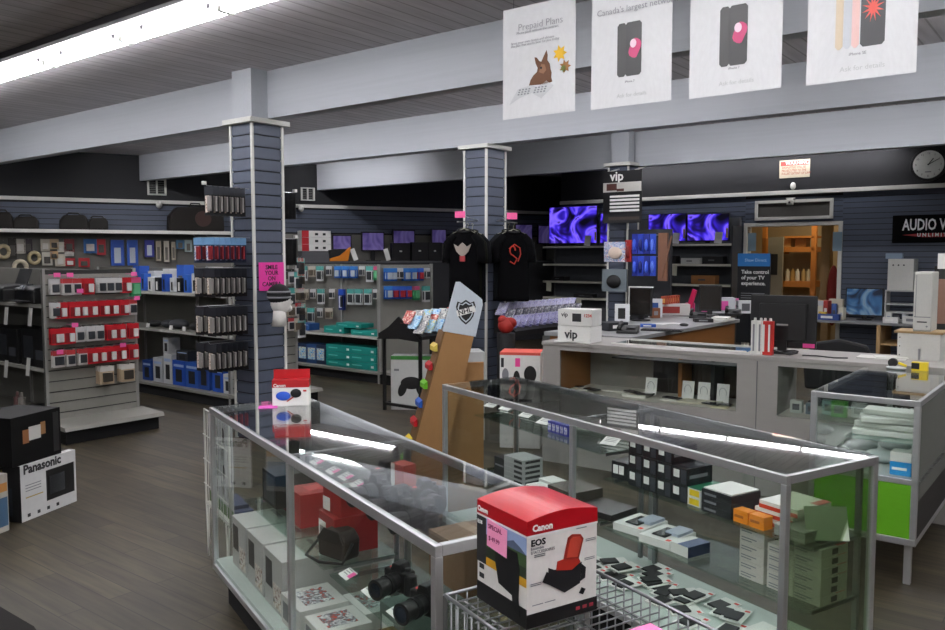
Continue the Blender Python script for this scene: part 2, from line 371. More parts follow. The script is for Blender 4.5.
for i, (px, py) in enumerate([(348, 577), (371, 594), (397, 615)]):
    tagp(on(S1, px, py, .50), face(S1, -90), '%s white price tag with pink sticker at lower camera shelf edge' % ['farthest', 'middle', 'nearest'][i], 'price tags on the lower camera shelf')
for i, (px, py, a, z) in enumerate([(386, 500, -75, .78), (412, 512, -80, .78), (430, 528, -88, .78), (404, 590, -70, .5), (428, 614, -70, .5), (400, 484, 5, .78), (447, 503, -8, .78)]):
    nm = ['black camera with zoom lens behind the tags, farthest of the front row', 'black camera with zoom lens in the middle of the upper shelf front row',
          'black camera with zoom lens beside the brown carton on the upper shelf', 'black camera with red dot lying on the lower glass shelf', 'black camera cut by the corner post on the lower shelf',
          'black camera with red dot at the rear of the upper shelf, farthest', 'black camera with red dot behind the brown carton'][i]
    x, y = S1.at(px, py, z); x = min(max(x, .2 if z < .6 else .29), .31 if i < 5 else .43)
    dslr(S1.w(x, y, z), face(S1, a), nm, 'cameras in the left showcase')
# camera case on the lower shelf, far section
def camera_bag(fr, px, py, z, label):
    o = thing('camera_bag', label, 'bag', on(fr, px, py, z), face(fr, -70))
    M('bag_body', [('p', [(-.075, 0), (.075, 0), (.08, .08), (.05, .115), (-.03, .12), (-.08, .08)], -.04, .05)], mat('2b211d', .7), o, .012)
    M('flap', [('p', [(-.078, .07), (.078, .07), (.052, .119), (-.034, .123)], -.046, -.04)], mat('1f1917', .7), o, .004)
    M('strap', [('t', [(-.08, 0, .08), (-.12, -.03, .02), (-.10, -.08, .006), (0, -.1, .006), (.09, -.06, .006), (.085, 0, .07)], .006)], BLACK, o, smooth=True)
    return o
camera_bag(S1, 338, 556, .5, 'dark brown leather camera bag on the lower shelf between red boxes and tags')
# cartons in the left showcase
BRN = mat('6f5740', .8)
def plain(name, label, fr, px, py, z, size, body, deg=0, decals=(), texts=(), group=None, dx=0, dy=0):
    x, y = fr.at(px, py, z); return carton(name, label, 'box', fr.w(x+dx, y+dy, z), face(fr, deg), size, body, decals, group, texts)
carton('brown_carton', 'plain brown shipping carton at the near end of the camera shelf', 'box', S1.w(.235, .17, .78), face(S1, -90), (.2, .21, .135), BRN,
       [('T', 'packing_tape', 0, 1, .42, .58, mat('8a7153', .4)), ('F', 'packing_tape', 0, 1, .93, 1, mat('8a7153', .4))])
REDB = mat('9c1f22', .5)
for i, (x, y, z, d) in enumerate([(.33, 1.72, .50, .21), (.33, 1.33, .50, .21), (.30, 1.55, .50, .16)]):
    if i == 2: continue
    carton('camera_carton', ['red and white camera carton, farther of the two in the showcase', 'red and white camera carton beside the leather camera bag'][i], 'box',
           S1.w(x, y, z), face(S1, -90), (.17, .19, .15), REDB,
           [('F', 'white_panel', 0, .45, .05, .75, WHITE), ('L', 'white_panel', .1, .9, .05, .7, WHITE), ('F', 'product_picture', .08, .38, .15, .6, BLACK), ('T', 'label_patch', .2, .7, .3, .7, mat('c23b3b', .5))], 'red camera cartons')
carton('camera_carton', 'small red camera carton stacked on the nearer red carton', 'box', S1.w(.335, 1.33, .652), face(S1, -84), (.15, .16, .1), REDB,
       [('F', 'white_panel', 0, .4, .05, .6, WHITE), ('T', 'label_patch', .2, .6, .3, .7, WHITE)])
carton('photo_paper_box', 'red and white box standing on the upper shelf behind the tags', 'box', S1.w(.42, 1.0, .78), face(S1, -80), (.08, .06, .13), mat('b5473c', .5),
       [('F', 'white_panel', 0, .3, 0, 1, WHITE), ('L', 'product_picture', .1, .8, .1, .8, WHITE)])
PRN = [mat('b9b9b6', .6), mat('d3d3cf', .6), PAPERS[0], INK, mat('c65a6c', .6)]
for i, y in enumerate([2.02, 1.77, 1.52]):
    carton('printer_carton', ['farthest', 'middle', 'nearest'][i]+' white printed carton standing on the left showcase deck', 'box', S1.w(.27, y, .221), face(S1, -90), (.23, .40, .235), PRN[0],
           [('F', 'product_picture', .08, .45, .35, .85, INK), ('F', 'photo_print', .5, .92, .06, .5, PAPERS[0]), ('L', 'symbol', .1, .25, .65, .85, GREYT), ('L', 'barcode', .4, .75, .15, .3, GREYT), ('T', 'printed_line', .1, .7, .45, .5, GREYT), ('T', 'printed_line', .1, .5, .6, .64, PRN[4])], 'white cartons on the showcase deck')
for i, (x, y, z, s_) in enumerate([(.16, 1.28, .221, (.22, .2, .12)), (.17, 1.06, .221, (.18, .2, .11)), (.36, 1.17, .221, (.22, .16, .10))]):
    carton('accessory_box', ['white accessory box beside the nearest white printed carton', 'white accessory box by the middle post of the left showcase', 'white accessory box at the rear of the left showcase deck'][i], 'box',
           S1.w(x, y, z), face(S1, -90), s_, PRN[1], [('F', 'product_picture', .1, .4, .2, .8, GREYT), ('T', 'product_picture', .15, .8, .2, .8, PAPERS[2]), ('L', 'printed_line', .1, .8, .4, .6, GREYT)], 'white accessory boxes')
carton('gold_box', 'flat gold and brown box near the front glass of the left showcase', 'box', S1.w(.24, .80, .221), face(S1, -90), (.24, .26, .10), mat('7a6030', .5),
       [('T', 'yellow_label', .5, .8, .6, .85, mat('c8b45a', .6)), ('F', 'printed_line', .1, .7, .4, .5, INK)])
carton('grey_box', 'grey printed box between white boxes and gold box', 'box', S1.w(.40, .93, .221), face(S1, -90), (.2, .14, .16), mat('7d8280', .6), [('F', 'label_patch', .1, .6, .3, .7, WHITE)])
for i, (x, y) in enumerate([(.15, .55), (.2, .3), (.38, .5)]):
    carton('accessory_box', ['black accessory box ahead of the gold box', 'black accessory box at the near end of the left showcase deck', 'black accessory box behind, near the left showcase doors'][i], 'box',
           S1.w(x, y, .221), face(S1, -90), (.16, .13, .06), DARK, [('F', 'label_patch', .1, .5, .2, .7, WHITE)], 'black accessory boxes')
carton('black_speaker_box', 'black box on the lower shelf at the far end of the left showcase', 'box', S1.w(.33, 2.06, .50), face(S1, -90), (.2, .2, .16), BLACK, [('F', 'product_picture', .1, .9, .1, .9, mat('2d3136', .3))])
# small lens-cap style kit on top of the left showcase
carton('accessory_kit_box', 'small red and white box of blue and black pouches standing on the left showcase', 'box', on(S1, 294, 405, .976, 0, .03), face(S1, -25), (.175, .10, .125), WHITE,
       [('F', 'red_band', 0, 1, .72, 1, RED), ('L', 'red_band', 0, 1, .72, 1, RED), ('R', 'red_band', 0, 1, .72, 1, RED), ('T', 'red_band', 0, 1, 0, 1, RED), ('F', 'red_mark', .84, .93, .55, .62, RED)],
       texts=[('F', 'Canon', .03, .745, .022, WHITE, .0006)])
kb = bpy.data.objects['accessory_kit_box']
M('blue_pouch', [('s', (-.035, -.0535, .05), (.035, .0035, .022))], mat('2a58c8', .4), kb, smooth=True)
M('black_pouch', [('s', (.025, -.0535, .062), (.026, .0035, .022))], BLACK, kb, smooth=True)
M('red_strap', [('b', (0, -.0512, .035), (.045, .001, .006), (0, R(-35), 0))], RED, kb)
M('hang_flap', [bx(-.0875, .0875, .02, .022, .125, .17)], RED, kb)
solo('pink_note', [bx(-.045, .045, -.04, .04, 0, .001)], mat('d03fae', .6), 'pink paper note lying on the left showcase beside the small box', 'note', on(S1, 268, 407, .977), face(S1, -20))
# ---------------------------------------------------------------- contents of the middle showcase
DKB = mat('1d1f23', .5)
phb = [('F', 'label_patch', .12, .5, .4, .85, WHITE), ('F', 'product_picture', .6, .95, .1, .9, mat('3b3f47', .3)), ('T', 'product_picture', .2, .8, .2, .8, mat('2c3038', .3)), ('R', 'printed_line', .1, .8, .4, .6, GREYT)]
pbb = Proto(lambda: carton('lens_box', '', 'box', (0, 0, 0), 0, (.085, .15, .072), DKB, phb))
for c_ in range(4):
    for lv in range(3 if c_ != 3 else 2):
        x, y = S2.at(664+17.5*c_, 500+4.7*c_, .68)
        pbb(S2.w(.27, .93-.088*c_, .681+lv*.073), face(S2, -90), 'black lens box with white label, %s column from the left, %s level of the stack' % (NTH[c_], ['bottom', 'middle', 'top'][lv]), 'stacked black lens boxes')
carton('lens_box', 'wide black box with two white labels beside the stack of black lens boxes', 'box', S2.w(.30, 1.05, .68), face(S2, -82), (.13, .16, .08), DKB, [('F', 'label_patch', .08, .3, .3, .8, WHITE), ('F', 'label_patch', .34, .56, .3, .8, WHITE)])
WPB = mat('c9c5bd', .55)
pd = [('F', 'printed_line', .08, .7, .55, .68, GREYT), ('F', 'printed_line', .08, .5, .25, .38, GREYT), ('R', 'product_picture', .4, .62, .2, .8, INK), ('T', 'product_picture', .3, .62, .35, .65, INK), ('T', 'red_corner', .84, 1, .6, .95, mat('d04a3c', .5))]
wp = Proto(lambda: carton('phone_box', '', 'box', (0, 0, 0), 0, (.115, .155, .034), WPB, pd))
for nm, px, py, n in (('farthest', 746, 585, 7), ('middle', 778, 596, 5), ('nearest', 812, 604, 6)):
    x, y = S2.at(px, py, .45); x = max(x, .25)
    for i in range(n):
        j = random.uniform(-.002, .002)
        wp(S2.w(x+.07+j, y+.02+j, .451+i*.0348), face(S2, -90), 'thin white phone box, %s from the bottom in the %s of the three white stacks' % (NTH[i], nm), 'white phone boxes in stacks')
def sbox(nm, lab, x, y, z, s_, m, dec=(), deg=-90, fr=S2, g=None): return carton(nm, lab, 'box', fr.w(x, y, z), face(fr, deg), s_, m, dec, g)
YL = [('F', 'yellow_label', .55, .95, .15, .85, YELLOW), ('F', 'barcode', .08, .3, .2, .8, GREYT)]
sbox('cartridge_box', 'white box with yellow label, lower of the pair on the upper shelf', .28, .62, .681, (.13, .16, .036), WHITE, YL)
sbox('cartridge_box', 'white box with yellow label and green top, upper of the pair', .28, .62, .7175, (.13, .16, .036), WHITE, YL+[('T', 'green_panel', 0, 1, 0, 1, mat('1d6a4a', .4))])
for i in range(3): sbox('media_box', 'flat black box, %s of three beneath the white sleeve' % ['bottom', 'middle', 'top'][i], .27, .46, .681+i*.0305, (.15, .17, .03), DKB, [('F', 'printed_line', .1, .5, .3, .6, GREYT)], g='flat black boxes')
sbox('paper_sleeve', 'white sleeve lying on the flat black boxes', .27, .46, .773, (.14, .16, .006), WHITE)
for i in range(2): sbox('orange_box', '%s bright orange box at the front of the upper shelf' % ['left', 'right'][i], .215, .345-.075*i, .681, (.068, .05, .05), ORANGE, [('F', 'printed_line', .1, .7, .4, .6, mat('a85a10'))], g='orange boxes')
for i in range(3): sbox('software_box', 'white box with red edge, %s in the pile near the orange boxes' % ['bottom', 'middle', 'top'][i], .36, .27-.02*i, .681+i*.0305, (.17, .2, .03), WHITE, [('F', 'red_edge', 0, 1, 0, .5, mat('c8412c', .5)), ('L', 'red_edge', 0, 1, 0, .9, mat('c8412c', .5)), ('T', 'red_corner', .8, 1, .6, 1, mat('d04a3c', .5))], g='red and white boxes')
GRYC = mat('8f948c', .6)
for i in range(4): sbox('disc_case', 'grey disc case, %s in the pile at the near end of the upper shelf' % NTH[i], .27, .13, .681+i*.0105, (.13, .15, .01), GRYC, g='grey disc cases')
solo('clear_file_pad', [('b', (0, 0, .06), (.15, .006, .12), (R(-18), 0, 0))], mat('a9b5a2', .4), 'pale green ribbed plastic sheet leaning on the near end of the upper shelf', 'sheet', S2.w(.30, .055, .683), face(S2, -35))
# open phone boxes on the lower shelf
def open_box(lab, x, y):
    o = thing('open_phone_box', lab, 'box', S2.w(x, y, .451), face(S2, -80), 'open white phone boxes')
    M('tray', [bx(-.08, .08, -.10, .10, 0, .035)], WHITE, o, .002)
    M('phone', [bx(-.035, .035, -.07, .05, .036, .043)], mat('1a1a1c', .2), o, .003); M('leaflet', [bx(.0, .07, -.02, .09, .0355, .048)], mat('b7c2d2', .5), o)
    M('red_mark', [bx(.05, .07, -.09, -.07, .0352, .0362)], mat('e0452f'), o)
open_box('open white box with phone, farther of two on the lower shelf', .30, 1.0); open_box('open white box with phone, nearer of two on the lower shelf', .29, .82)
sbox('phone_box', 'white and dark blue box left of the white phone stacks', .27, .67, .451, (.1, .13, .045), WHITE, [('R', 'blue_end', 0, 1, 0, 1, mat('1c2747')), ('T', 'picture', .4, 1, 0, 1, mat('3a4f7c', .4))])
carton('game_console_box', 'flat dark box on the lower shelf beside the open white box', 'box', S2.w(.33, 1.27, .451), face(S2, -80), (.22, .2, .03), mat('33302f', .4))
# far section
sbox('photo_box', 'dark box with pink note on top, lower shelf of middle showcase', .32, 1.50, .451, (.2, .2, .075), mat('4b443c', .5), [('T', 'pink_note', .2, .7, .25, .7, mat('d978a8')), ('F', 'printed_line', .1, .8, .3, .6, GREYT)])
for i in range(5):
    o = thing('cassette_case', 'grey cassette case, %s from the bottom of the pile in the middle showcase' % NTH[i], 'case', S2.w(.30, 1.93, .451+i*.0285), face(S2, -88), 'grey cassette cases')
    M('case_body', [bx(-.085, .085, -.07, .07, 0, .028)], mat('9a9c9b', .4), o, .001); M('dark_window', [bx(.01, .08, -.071, -.07, .007, .021)], INK, o); M('dark_window', [bx(.085, .0858, -.05, .05, .007, .021)], INK, o)
sbox('black_box', 'black carton behind the pile of grey cassette cases', .34, 2.11, .451, (.12, .15, .10), DKB, [('F', 'printed_line', .1, .8, .5, .6, GREYT)])
for i, (x, y) in enumerate([(.28, 1.72), (.35, 1.78)]): sbox('white_box', '%s low white box beside the grey cassette pile' % ['front', 'rear'][i], x-.02+i*.06, y, .451, (.12, .1, .035), WHITE)
sheetp = Proto(lambda: (lambda o: (M('card', [('b', (0, 0, .016), (.085, .07, .0015), (R(20), 0, 0))], WHITE, o), M('printing', [('b', (0, -.004+.013*k, .0155+.0046*k), (.06, .004, .0008), (R(20), 0, 0)) for k in range(3)], GREYT, o), M('foot', [bx(-.03, .03, .025, .03, 0, .026)], GLASSE, o), o)[-1])(thing('price_card', '', 'price card', (0, 0, 0))))
for i, (px, py) in enumerate([(492, 407), (507, 410), (527, 417), (545, 424), (563, 429)]):
    x, y = S2.at(px, py, .78); sheetp(S2.w(max(x, .25), y, .781), face(S2, -80), '%s white price card from the left on the upper shelf' % NTH[i], 'price cards in the middle showcase')
sheetp(S2.w(.32, 1.0, .755), face(S2, -70), 'single white price card lying above the black boxes', None).location = S2.w(.36, 1.28, .781)
for i in range(5): sbox('game_card_pack', '%s purple pack from the left on the far upper shelf' % NTH[i], .30, 1.66-.034*i, .781, (.03, .05, .06), mat('33379a', .4), [('F', 'picture', .1, .9, .2, .8, PAPERS[4])], g='purple packs')
rp = random.Random(3)
for (x, y, a) in [(rp.uniform(.12, .42), 1.3-.055*k, rp.uniform(-25, 25)) for k in range(17)]+list(((.2, .75, 5), (.3, .9, -8), (.17, .95, 4), (.22, 1.05, 12), (.3, .7, 3), (.18, 1.18, 0), (.3, 1.1, -5), (.16, .55, 6))):
    i = len([o for o in bpy.data.objects if o.name.startswith('accessory_pack')])
    if i > 0: pass
    o = thing('accessory_pack', '', 'pack', S2.w(x, y, .221+.0045*(i % 4)), face(S2, -90+a), 'packs on the showcase deck')
    o['label'] = 'black and red phone accessory pack lying on the middle showcase deck'
    M('card', [bx(-.045, .045, -.07, .07, 0, .004)], WHITE, o); M('product', [bx(-.03, .03, -.06, .02, .004, .012)], INK, o, .002); M('red_mark', [bx(.02, .04, .045, .06, .004, .0048)], mat('d8352b'), o)
sbox('clear_pouch_box', 'white boxed pouch at the near end of the middle showcase deck', .25, .25, .221, (.16, .14, .05), WHITE, [('T', 'red_corner', .8, 1, .6, 1, mat('d04a3c'))])
# ================================================================== WIRE BASKET AND CANON BOX
D0 = 1.88
BK = FR(S1.w(-.02, -.085)[:2], 31.8)     # far left corner of the basket, y runs away; basket lies at y<0
bo = thing('wire_basket', 'grey wire dump basket under the large red and white carton', 'basket', BK.w(0, 0, 0), BK.rz)
bw, bl, rim, bot = .41, .52, .88, .860
wire = lambda a, b_, r=.0022: ('t', [a, b_], r, 5)
M('rim', [('t', [(0, 0, rim), (bw, 0, rim)], .0045), ('t', [(bw, 0, rim), (bw, -bl, rim)], .0045), ('t', [(bw, -bl, rim), (0, -bl, rim)], .0045), ('t', [(0, -bl, rim), (0, 0, rim)], .0045)], STEEL, bo, smooth=True)
def side(nm, a, b_, n, e=.04):
    pr = []
    for k in range(n+1):
        f = k/n; p = [a[j]+(b_[j]-a[j])*f for j in (0, 1)]
        pr.append(wire((p[0], p[1], rim), (p[0], p[1], .52)))
    for z in (.72, .60): pr.append(wire((a[0], a[1], z), (b_[0], b_[1], z), .003))
    M(nm, pr, STEEL, bo, smooth=True)
side('wire_side', (0, 0), (bw, 0), 13); side('wire_side', (bw, 0), (bw, -bl), 17); side('wire_side', (0, 0), (0, -bl), 17); side('wire_side', (0, -bl), (bw, -bl), 13)
M('wire_shelf', [wire((.004, -.03*k-.01, bot), (bw-.004, -.03*k-.01, bot)) for k in range(17)]+[wire((x, 0, bot-.004), (x, -bl, bot-.004), .003) for x in (.05, .2, .35)], STEEL, bo)
for x, y in ((0, 0), (bw, 0), (bw, -bl), (0, -bl)): M('leg', [('t', [(x, y, rim), (x, y, .0)], .006, 8)], STEEL, bo)
# the carton: near vertical edge at pixel x 526
cw, cd, ch = .203, .207, .245; cz = .8645
rC = ray(527, 522.5); tC = (cz+ch-H)/rC.z
CBF = FR((rC.x*tC, rC.y*tC), 31.8)
o = thing('camera_kit_carton', 'large red and white carton with pink price note standing in the wire basket', 'box', CBF.w(0, 0, cz), CBF.rz)
bm_w = mat('dcdad5', .45)
M('box_body', [bx(0, cw, 0, cd, 0, ch)], bm_w, o, .0015)
# red lid with a bowed top
n = 10; arc = [(cw*i/n, .012*math.sin(math.pi*i/n)) for i in range(n+1)]
M('red_lid', [('p', [(0-.001, ch-.032), (cw+.001, ch-.032)]+[(x, ch+.001+z) for x, z in arc[::-1]], -.001, cd+.001)], mat('a8101c', .28), o, .0008)
M('white_line', [bx(-.0016, cw, -.0016, -.001, ch-.036, ch-.032), bx(-.0016, -.001, -.0016, cd, ch-.036, ch-.032)], WHITE, o)
M('black_band', [bx(-.0012, cw+.001, -.0012, -.0002, 0, .032), bx(-.0012, -.0002, -.0012, cd, 0, .045)], BLACK, o)
text(o, 'Canon', (.014, -.002, ch-.024), .021, FRONT, WHITE, bold=.0008)
text(o, 'Canon', (-.002, cd-.004, ch-.024), .017, LEFT, WHITE, bold=.0008)
text(o, 'EOS', (.010, -.0016, ch-.057), .020, FRONT, INK, bold=.0007, sx=1.15)
text(o, 'Ensemble', (.010, -.0016, ch-.066), .0095, FRONT, GREYT); text(o, "D'ACCESSOIRES", (.010, -.0016, ch-.075), .0095, FRONT, GREYT)
for a, b_, m in ((.17, ch-.036, mat('8fa3c9', .4)), (.14, .17, mat('39512f', .5)), (.115, .14, mat('263322', .5)), (.095, .115, mat('c9951e', .5))):
    M('landscape_picture', [bx(-.0018, -.0008, 0, .165, a, b_)], m, o)
M('mountain_picture', [('px', [(0, .17), (.165, .17), (.12, .184), (.09, .176), (.05, .19), (.02, .180)], -.0022, -.0018)], mat('55627c', .5), o)
M('dark_panel', [bx(-.0014, -.0004, .165, cd, .095, ch-.036)], DARK, o); text(o, 'EOS', (-.0022, cd-.004, ch-.055), .012, LEFT, WHITE, bold=.0004)
pch = M('pouch_picture', [('px', [(.03, .055), (.11, .07), (.125, .12), (.12, .165), (.035, .165), (.025, .13)], -.0028, -.0018)], mat('121316', .5), o)
M('strap_picture', [('px', [(.022, .02), (.05, .03), (.055, .065), (.03, .065)], -.003, -.002)], mat('0e0f11', .5), o)
for z in (.065, .088): M('small_picture', [bx(-.0018, -.0008, .175, .195, z-.008, z+.004)], INK, o)
ns = M('price_note', [('px', [(.075, .140), (.158, .146), (.156, .212), (.073, .206)], -.0042, -.003)], mat('f49ac1', .6), o)
text(ns, 'SPECIAL', (-.0046, .152, .190), .0165, LEFT, mat('8a2a5a')); text(ns, '$ 49.99', (-.0046, .150, .162), .0155, LEFT, mat('8a2a5a'))
def pp(nm, pts, y, m): M(nm, [('p', [(x-.024, z+.040) for x, z in pts], y-.001, y)], mat(m, .5), o)
pp('bag_picture', [(.085, .05), (.13, .022), (.175, .035), (.18, .085), (.15, .075), (.10, .082), (.083, .09)], -.0012, '17181b')
pp('bag_lining_picture', [(.105, .080), (.15, .072), (.176, .086), (.17, .096), (.128, .102), (.108, .1)], -.002, 'b02a1c')
pp('bag_lid_picture', [(.125, .098), (.17, .094), (.184, .140), (.175, .152), (.15, .156), (.138, .150)], -.002, '8e2519')
pp('bag_lid_picture', [(.134, .104), (.166, .1), (.178, .138), (.172, .147), (.152, .149), (.144, .144)], -.0028, 'b9412f')
pp('bag_pocket_picture', [(.066, .06), (.085, .05), (.09, .075), (.078, .082)], -.0018, '17181b')
pp('bag_pocket_picture', [(.176, .04), (.19, .045), (.192, .07), (.18, .08)], -.0018, '17181b')
pp('battery_picture', [(.172, .012), (.184, .006), (.192, .018), (.180, .024)], -.0018, '17181b')
M('printed_line', [bx(x, x+.03, -.0016, -.0008, z, z+.0018) for x, z in ((.14, .205), (.02, .165), (.02, .161), (.01, .1), (.01, .096), (.168, .175), (.168, .171), (.165, .13), (.165, .126), (.015, .05), (.05, .05))], GREYT, o)
M('red_mark', [bx(.14+.02*i, .152+.02*i, -.0018, -.001, .012, .02) for i in range(3)], mat('a03040'), o)
for i, (x, y, m) in enumerate([(.22, -.46, 'f07ab0'), (.12, -.48, 'd84a3f'), (.05, -.40, '3c5a8c')]):
    solo('small_carton', [bx(-.03, .03, -.02, .02, 0, .06)], mat(m), ['small pink carton in the wire basket', 'small red carton in the wire basket', 'small blue carton in the wire basket'][i], 'box', BK.w(x, y, .863), BK.rz, bev=.002)
# ================================================================== CARDBOARD DISPLAY
ND = FR(frame_at(397, 522, 0, 0).o, 14)
nd = thing('cardboard_display', 'tall leaning brown cardboard display with white crest header behind the showcases', 'display stand', (*ND.w(-.02, 0)[:2], 0), ND.rz)
sh = lambda z: .425*z/1.53                     # how far it leans to the right at height z
wd = .215
M('back_panel', [('p', [(0, 0), (wd*1.12, 0), (sh(1.22)+wd*.92, 1.22), (sh(1.22), 1.22)], 0, .012)], CARD, nd)
M('side_panel', [('p', [(-.012, 0), (.0, 0), (sh(1.22), 1.22), (sh(1.22)-.012, 1.22)], 0, .16)], mat('6d4f2f', .8), nd)
M('header', [('p', [(sh(1.22)-.015, 1.22), (sh(1.22)+wd*.93, 1.18), (sh(1.36)+wd*.97, 1.385), (sh(1.38)+wd*.93, 1.42), (sh(1.40)+wd*.80, 1.44), (sh(1.50)+.02, 1.535), (sh(1.50)-.005, 1.535)], -.004, .02)], mat('c3ccd4', .45), nd, .003)
cx_, cz_ = sh(1.34)+wd*.47, 1.345
def shield(k): return [(cx_+k*x, cz_+k*z) for x, z in ((0, .075), (.03, .055), (.055, .065), (.065, .03), (.05, -.03), (.03, -.06), (0, -.085), (-.03, -.06), (-.05, -.03), (-.065, .03), (-.055, .065), (-.03, .055))]
M('crest', [('p', shield(1), -.006, -.004)], BLACK, nd); M('crest_field', [('p', shield(.84), -.007, -.006)], mat('c3ccd4', .45), nd); M('crest_field', [('p', shield(.72), -.008, -.007)], BLACK, nd)
M('crest_band', [('b', (cx_, -.009, cz_+.002), (.125, .002, .038), (0, R(-14), 0))], WHITE, nd)
t_ = text(nd, 'NHL', (cx_-.048, -.0105, cz_-.024), .046, (math.pi/2, R(-14), 0), BLACK, bold=.001)
tr_c = [RED, GREEN, YELLOW, RED, BLUE, GREEN, RED, mat('c8b24a')]
for i in range(8):
    z = .25+.12*i
    M('card_tray', [('p', [(sh(z)-.035, z), (sh(z)-.012, z), (sh(z)-.012, z+.05), (sh(z)-.035, z+.03)], .01, .15)], tr_c[i], nd)
M('foot_box', [bx(.16, .36, .014, .16, 0, .5)], CARD, nd, .003)
M('base_panel', [bx(.38, .62, .1, .12, 0, 1.0)], CARD, nd)
# ================================================================== RIGHT SHOWCASE
C3 = frame_at(811, 391, .97, -38)
cw3, L3 = .53, 2.0
r3 = thing('glass_showcase', 'glass showcase on legs at right with a bright green lower panel', 'showcase', C3.w(0, 0, 0), C3.rz)
M('bottom_rail', [bx(0, cw3, 0, L3, .22, .255)], ALU, r3, .002)
M('deck', [bx(.012, cw3-.012, .012, L3-.012, .55, .565)], mat('c9cdca'), r3)
M('green_panel', [bx(.024, cw3-.024, 0.004, .010, .255, .535)], mat('599c14', .45), r3)
M('green_panel', [bx(.004, .010, .024, L3-.024, .255, .535)], mat('599c14', .45), r3)
M('rail', [bx(0, cw3, 0, .024, .535, .565), bx(0, .024, 0, L3, .535, .565), bx(cw3-.024, cw3, 0, L3, .535, .565)], ALU, r3, .002)
M('top_rail', [bx(0, .022, 0, L3, .94, .97), bx(cw3-.022, cw3, 0, L3, .94, .97), bx(.022, cw3-.022, 0, .022, .94, .97), bx(.022, cw3-.022, L3-.022, L3, .94, .97)], ALU, r3, .002)
M('glass_top', [bx(.012, cw3-.012, .012, L3-.012, .9705, .976)], GLASS, r3)
for x in (0, cw3-.03):
    for y in (0, L3-.03): M('post', [bx(x, x+.03, y, y+.03, .255, .94)], ALU, r3, .002)
    for y in (.05, L3-.09): M('leg', [bx(min(x+.0, cw3-.07)+.01, min(x, cw3-.07)+.045, y, y+.035, 0, .22)], ALU, r3, .003)
M('front_glass', [bx(.008, .013, .03, L3-.03, .57, .94)], GLASS, r3); M('end_glass', [bx(.03, cw3-.03, .008, .013, .57, .94)], GLASS, r3)
M('side_panel', [bx(cw3-.016, cw3, .03, L3-.03, .45, .94)], mat('6d6f69', .6), r3); M('lower_side_panel', [bx(cw3-.016, cw3, .03, L3-.03, .255, .45)], mat('2a2623', .6), r3)
M('glass_shelf', [bx(.17, cw3-.03, .03, L3-.03, .735, .742)], GLASSG, r3)
for i, (x, y, z, rx, rz_) in enumerate([(.33, .18, .745, 0, 8), (.34, .22, .778, 5, -6), (.36, .20, .812, -4, 14), (.37, .26, .842, 6, 2), (.30, .5, .745, 0, -10), (.33, .52, .78, 3, 10)]):
    solo('router_pack', [bx(-.15, .15, -.07, .07, 0, .03)], mat('c9cfc6', .35), '%s white clear-wrapped pack in the heap on the right showcase shelf' % NTH[i], 'pack', C3.w(x, y, z), C3.rz+R(rz_), 'white packs in the right showcase', .006)
# bags
for i, (x, y, a) in enumerate([(.2, .2, 10), (.3, .3, -15), (.15, .5, 30), (.3, .65, 0), (.2, .85, 20)]):
    solo('bagged_cable', [('s', (0, 0, .035), (.09, .07, .035))], mat('bfc3c3', .3), '%s bagged white cable from the near end of the right showcase deck' % NTH[i], 'cable bag', C3.w(x, y, .566), C3.rz+R(a), 'bagged cables', 0, True)
carton('blue_box', 'bright blue box on the right showcase deck by the post', 'box', C3.w(.44, .10, .566), C3.rz, (.1, .1, .07), mat('1f8fd0', .4), [('F', 'printed_line', .1, .8, .4, .6, WHITE)])
carton('white_box', 'white box stacked on the bright blue box', 'box', C3.w(.44, .10, .637), C3.rz, (.1, .1, .05), OFFW)
# ---------------------------------------------------------------- on the right showcase: cabinet, computer tower
pc = frame_at(896, 362, .977, -38)
cb = thing('drawer_cabinet', 'small white cabinet with light wood top standing on the right showcase', 'cabinet', pc.w(.13, .12, .977), pc.rz)
M('cabinet_body', [bx(-.13, .13, -.10, .12, 0, .20)], OFFW, cb, .003); M('wood_top', [bx(-.15, .145, -.115, .13, .20, .216)], mat('a58a62', .6), cb, .002); M('handle', [bx(-.0, .012, -.112, -.1, .0, .10)], STEEL, cb)
M('screw', [('c', (-.115, -.101, .05+.06*k), .004, .004, .003, (math.pi/2, 0, 0), 8) for k in range(3)], INK, cb)
tw = thing('computer_tower', 'narrow cream computer tower standing on the wood-topped cabinet', 'computer', pc.w(.145, .13, 1.1935), pc.rz)
M('tower_case', [bx(-.055, .055, -.11, .12, 0, .40)], mat('c7c8c0', .5), tw, .006); M('front_bezel', [bx(-.05, .05, -.118, -.11, .01, .39)], OFFW, tw, .004); M('drive_slot', [bx(-.03, .03, -.1195, -.118, .06, .068)], INK, tw)
M('bezel_groove', [bx(-.05, .05, -.1192, -.118, .095, .10), bx(-.042, -.039, -.1192, -.118, .1, .38)], GREYT, tw)
M('power_button', [('c', (.03, -.119, .035), .006, .006, .003, (math.pi/2, 0, 0), 10)], GREYT, tw)
pc = frame_at(893, 368, .977, -38)
td = thing('tape_dispenser', 'clear plastic tape dispenser with black and yellow parts on the right showcase', 'tape dispenser', pc.w(.03, -.06, .977), pc.rz)
M('clear_base', [('s', (0, 0, .012), (.06, .035, .012))], mat('cfd3d4', .15), td, smooth=True); M('tape_roll', [('c', (-.02, 0, .043), .028, .028, .025, (math.pi/2, 0, 0), 20)], BLACK, td); M('yellow_arm', [('b', (.035, 0, .035), (.05, .02, .014), (0, R(20), 0))], YELLOW, td, .003)
carton('yellow_pack', 'black and yellow pack beside the tape dispenser', 'pack', pc.w(.16, -.03, .977), pc.rz, (.09, .05, .055), YELLOW, [('F', 'black_panel', 0, .5, .2, .9, BLACK)])
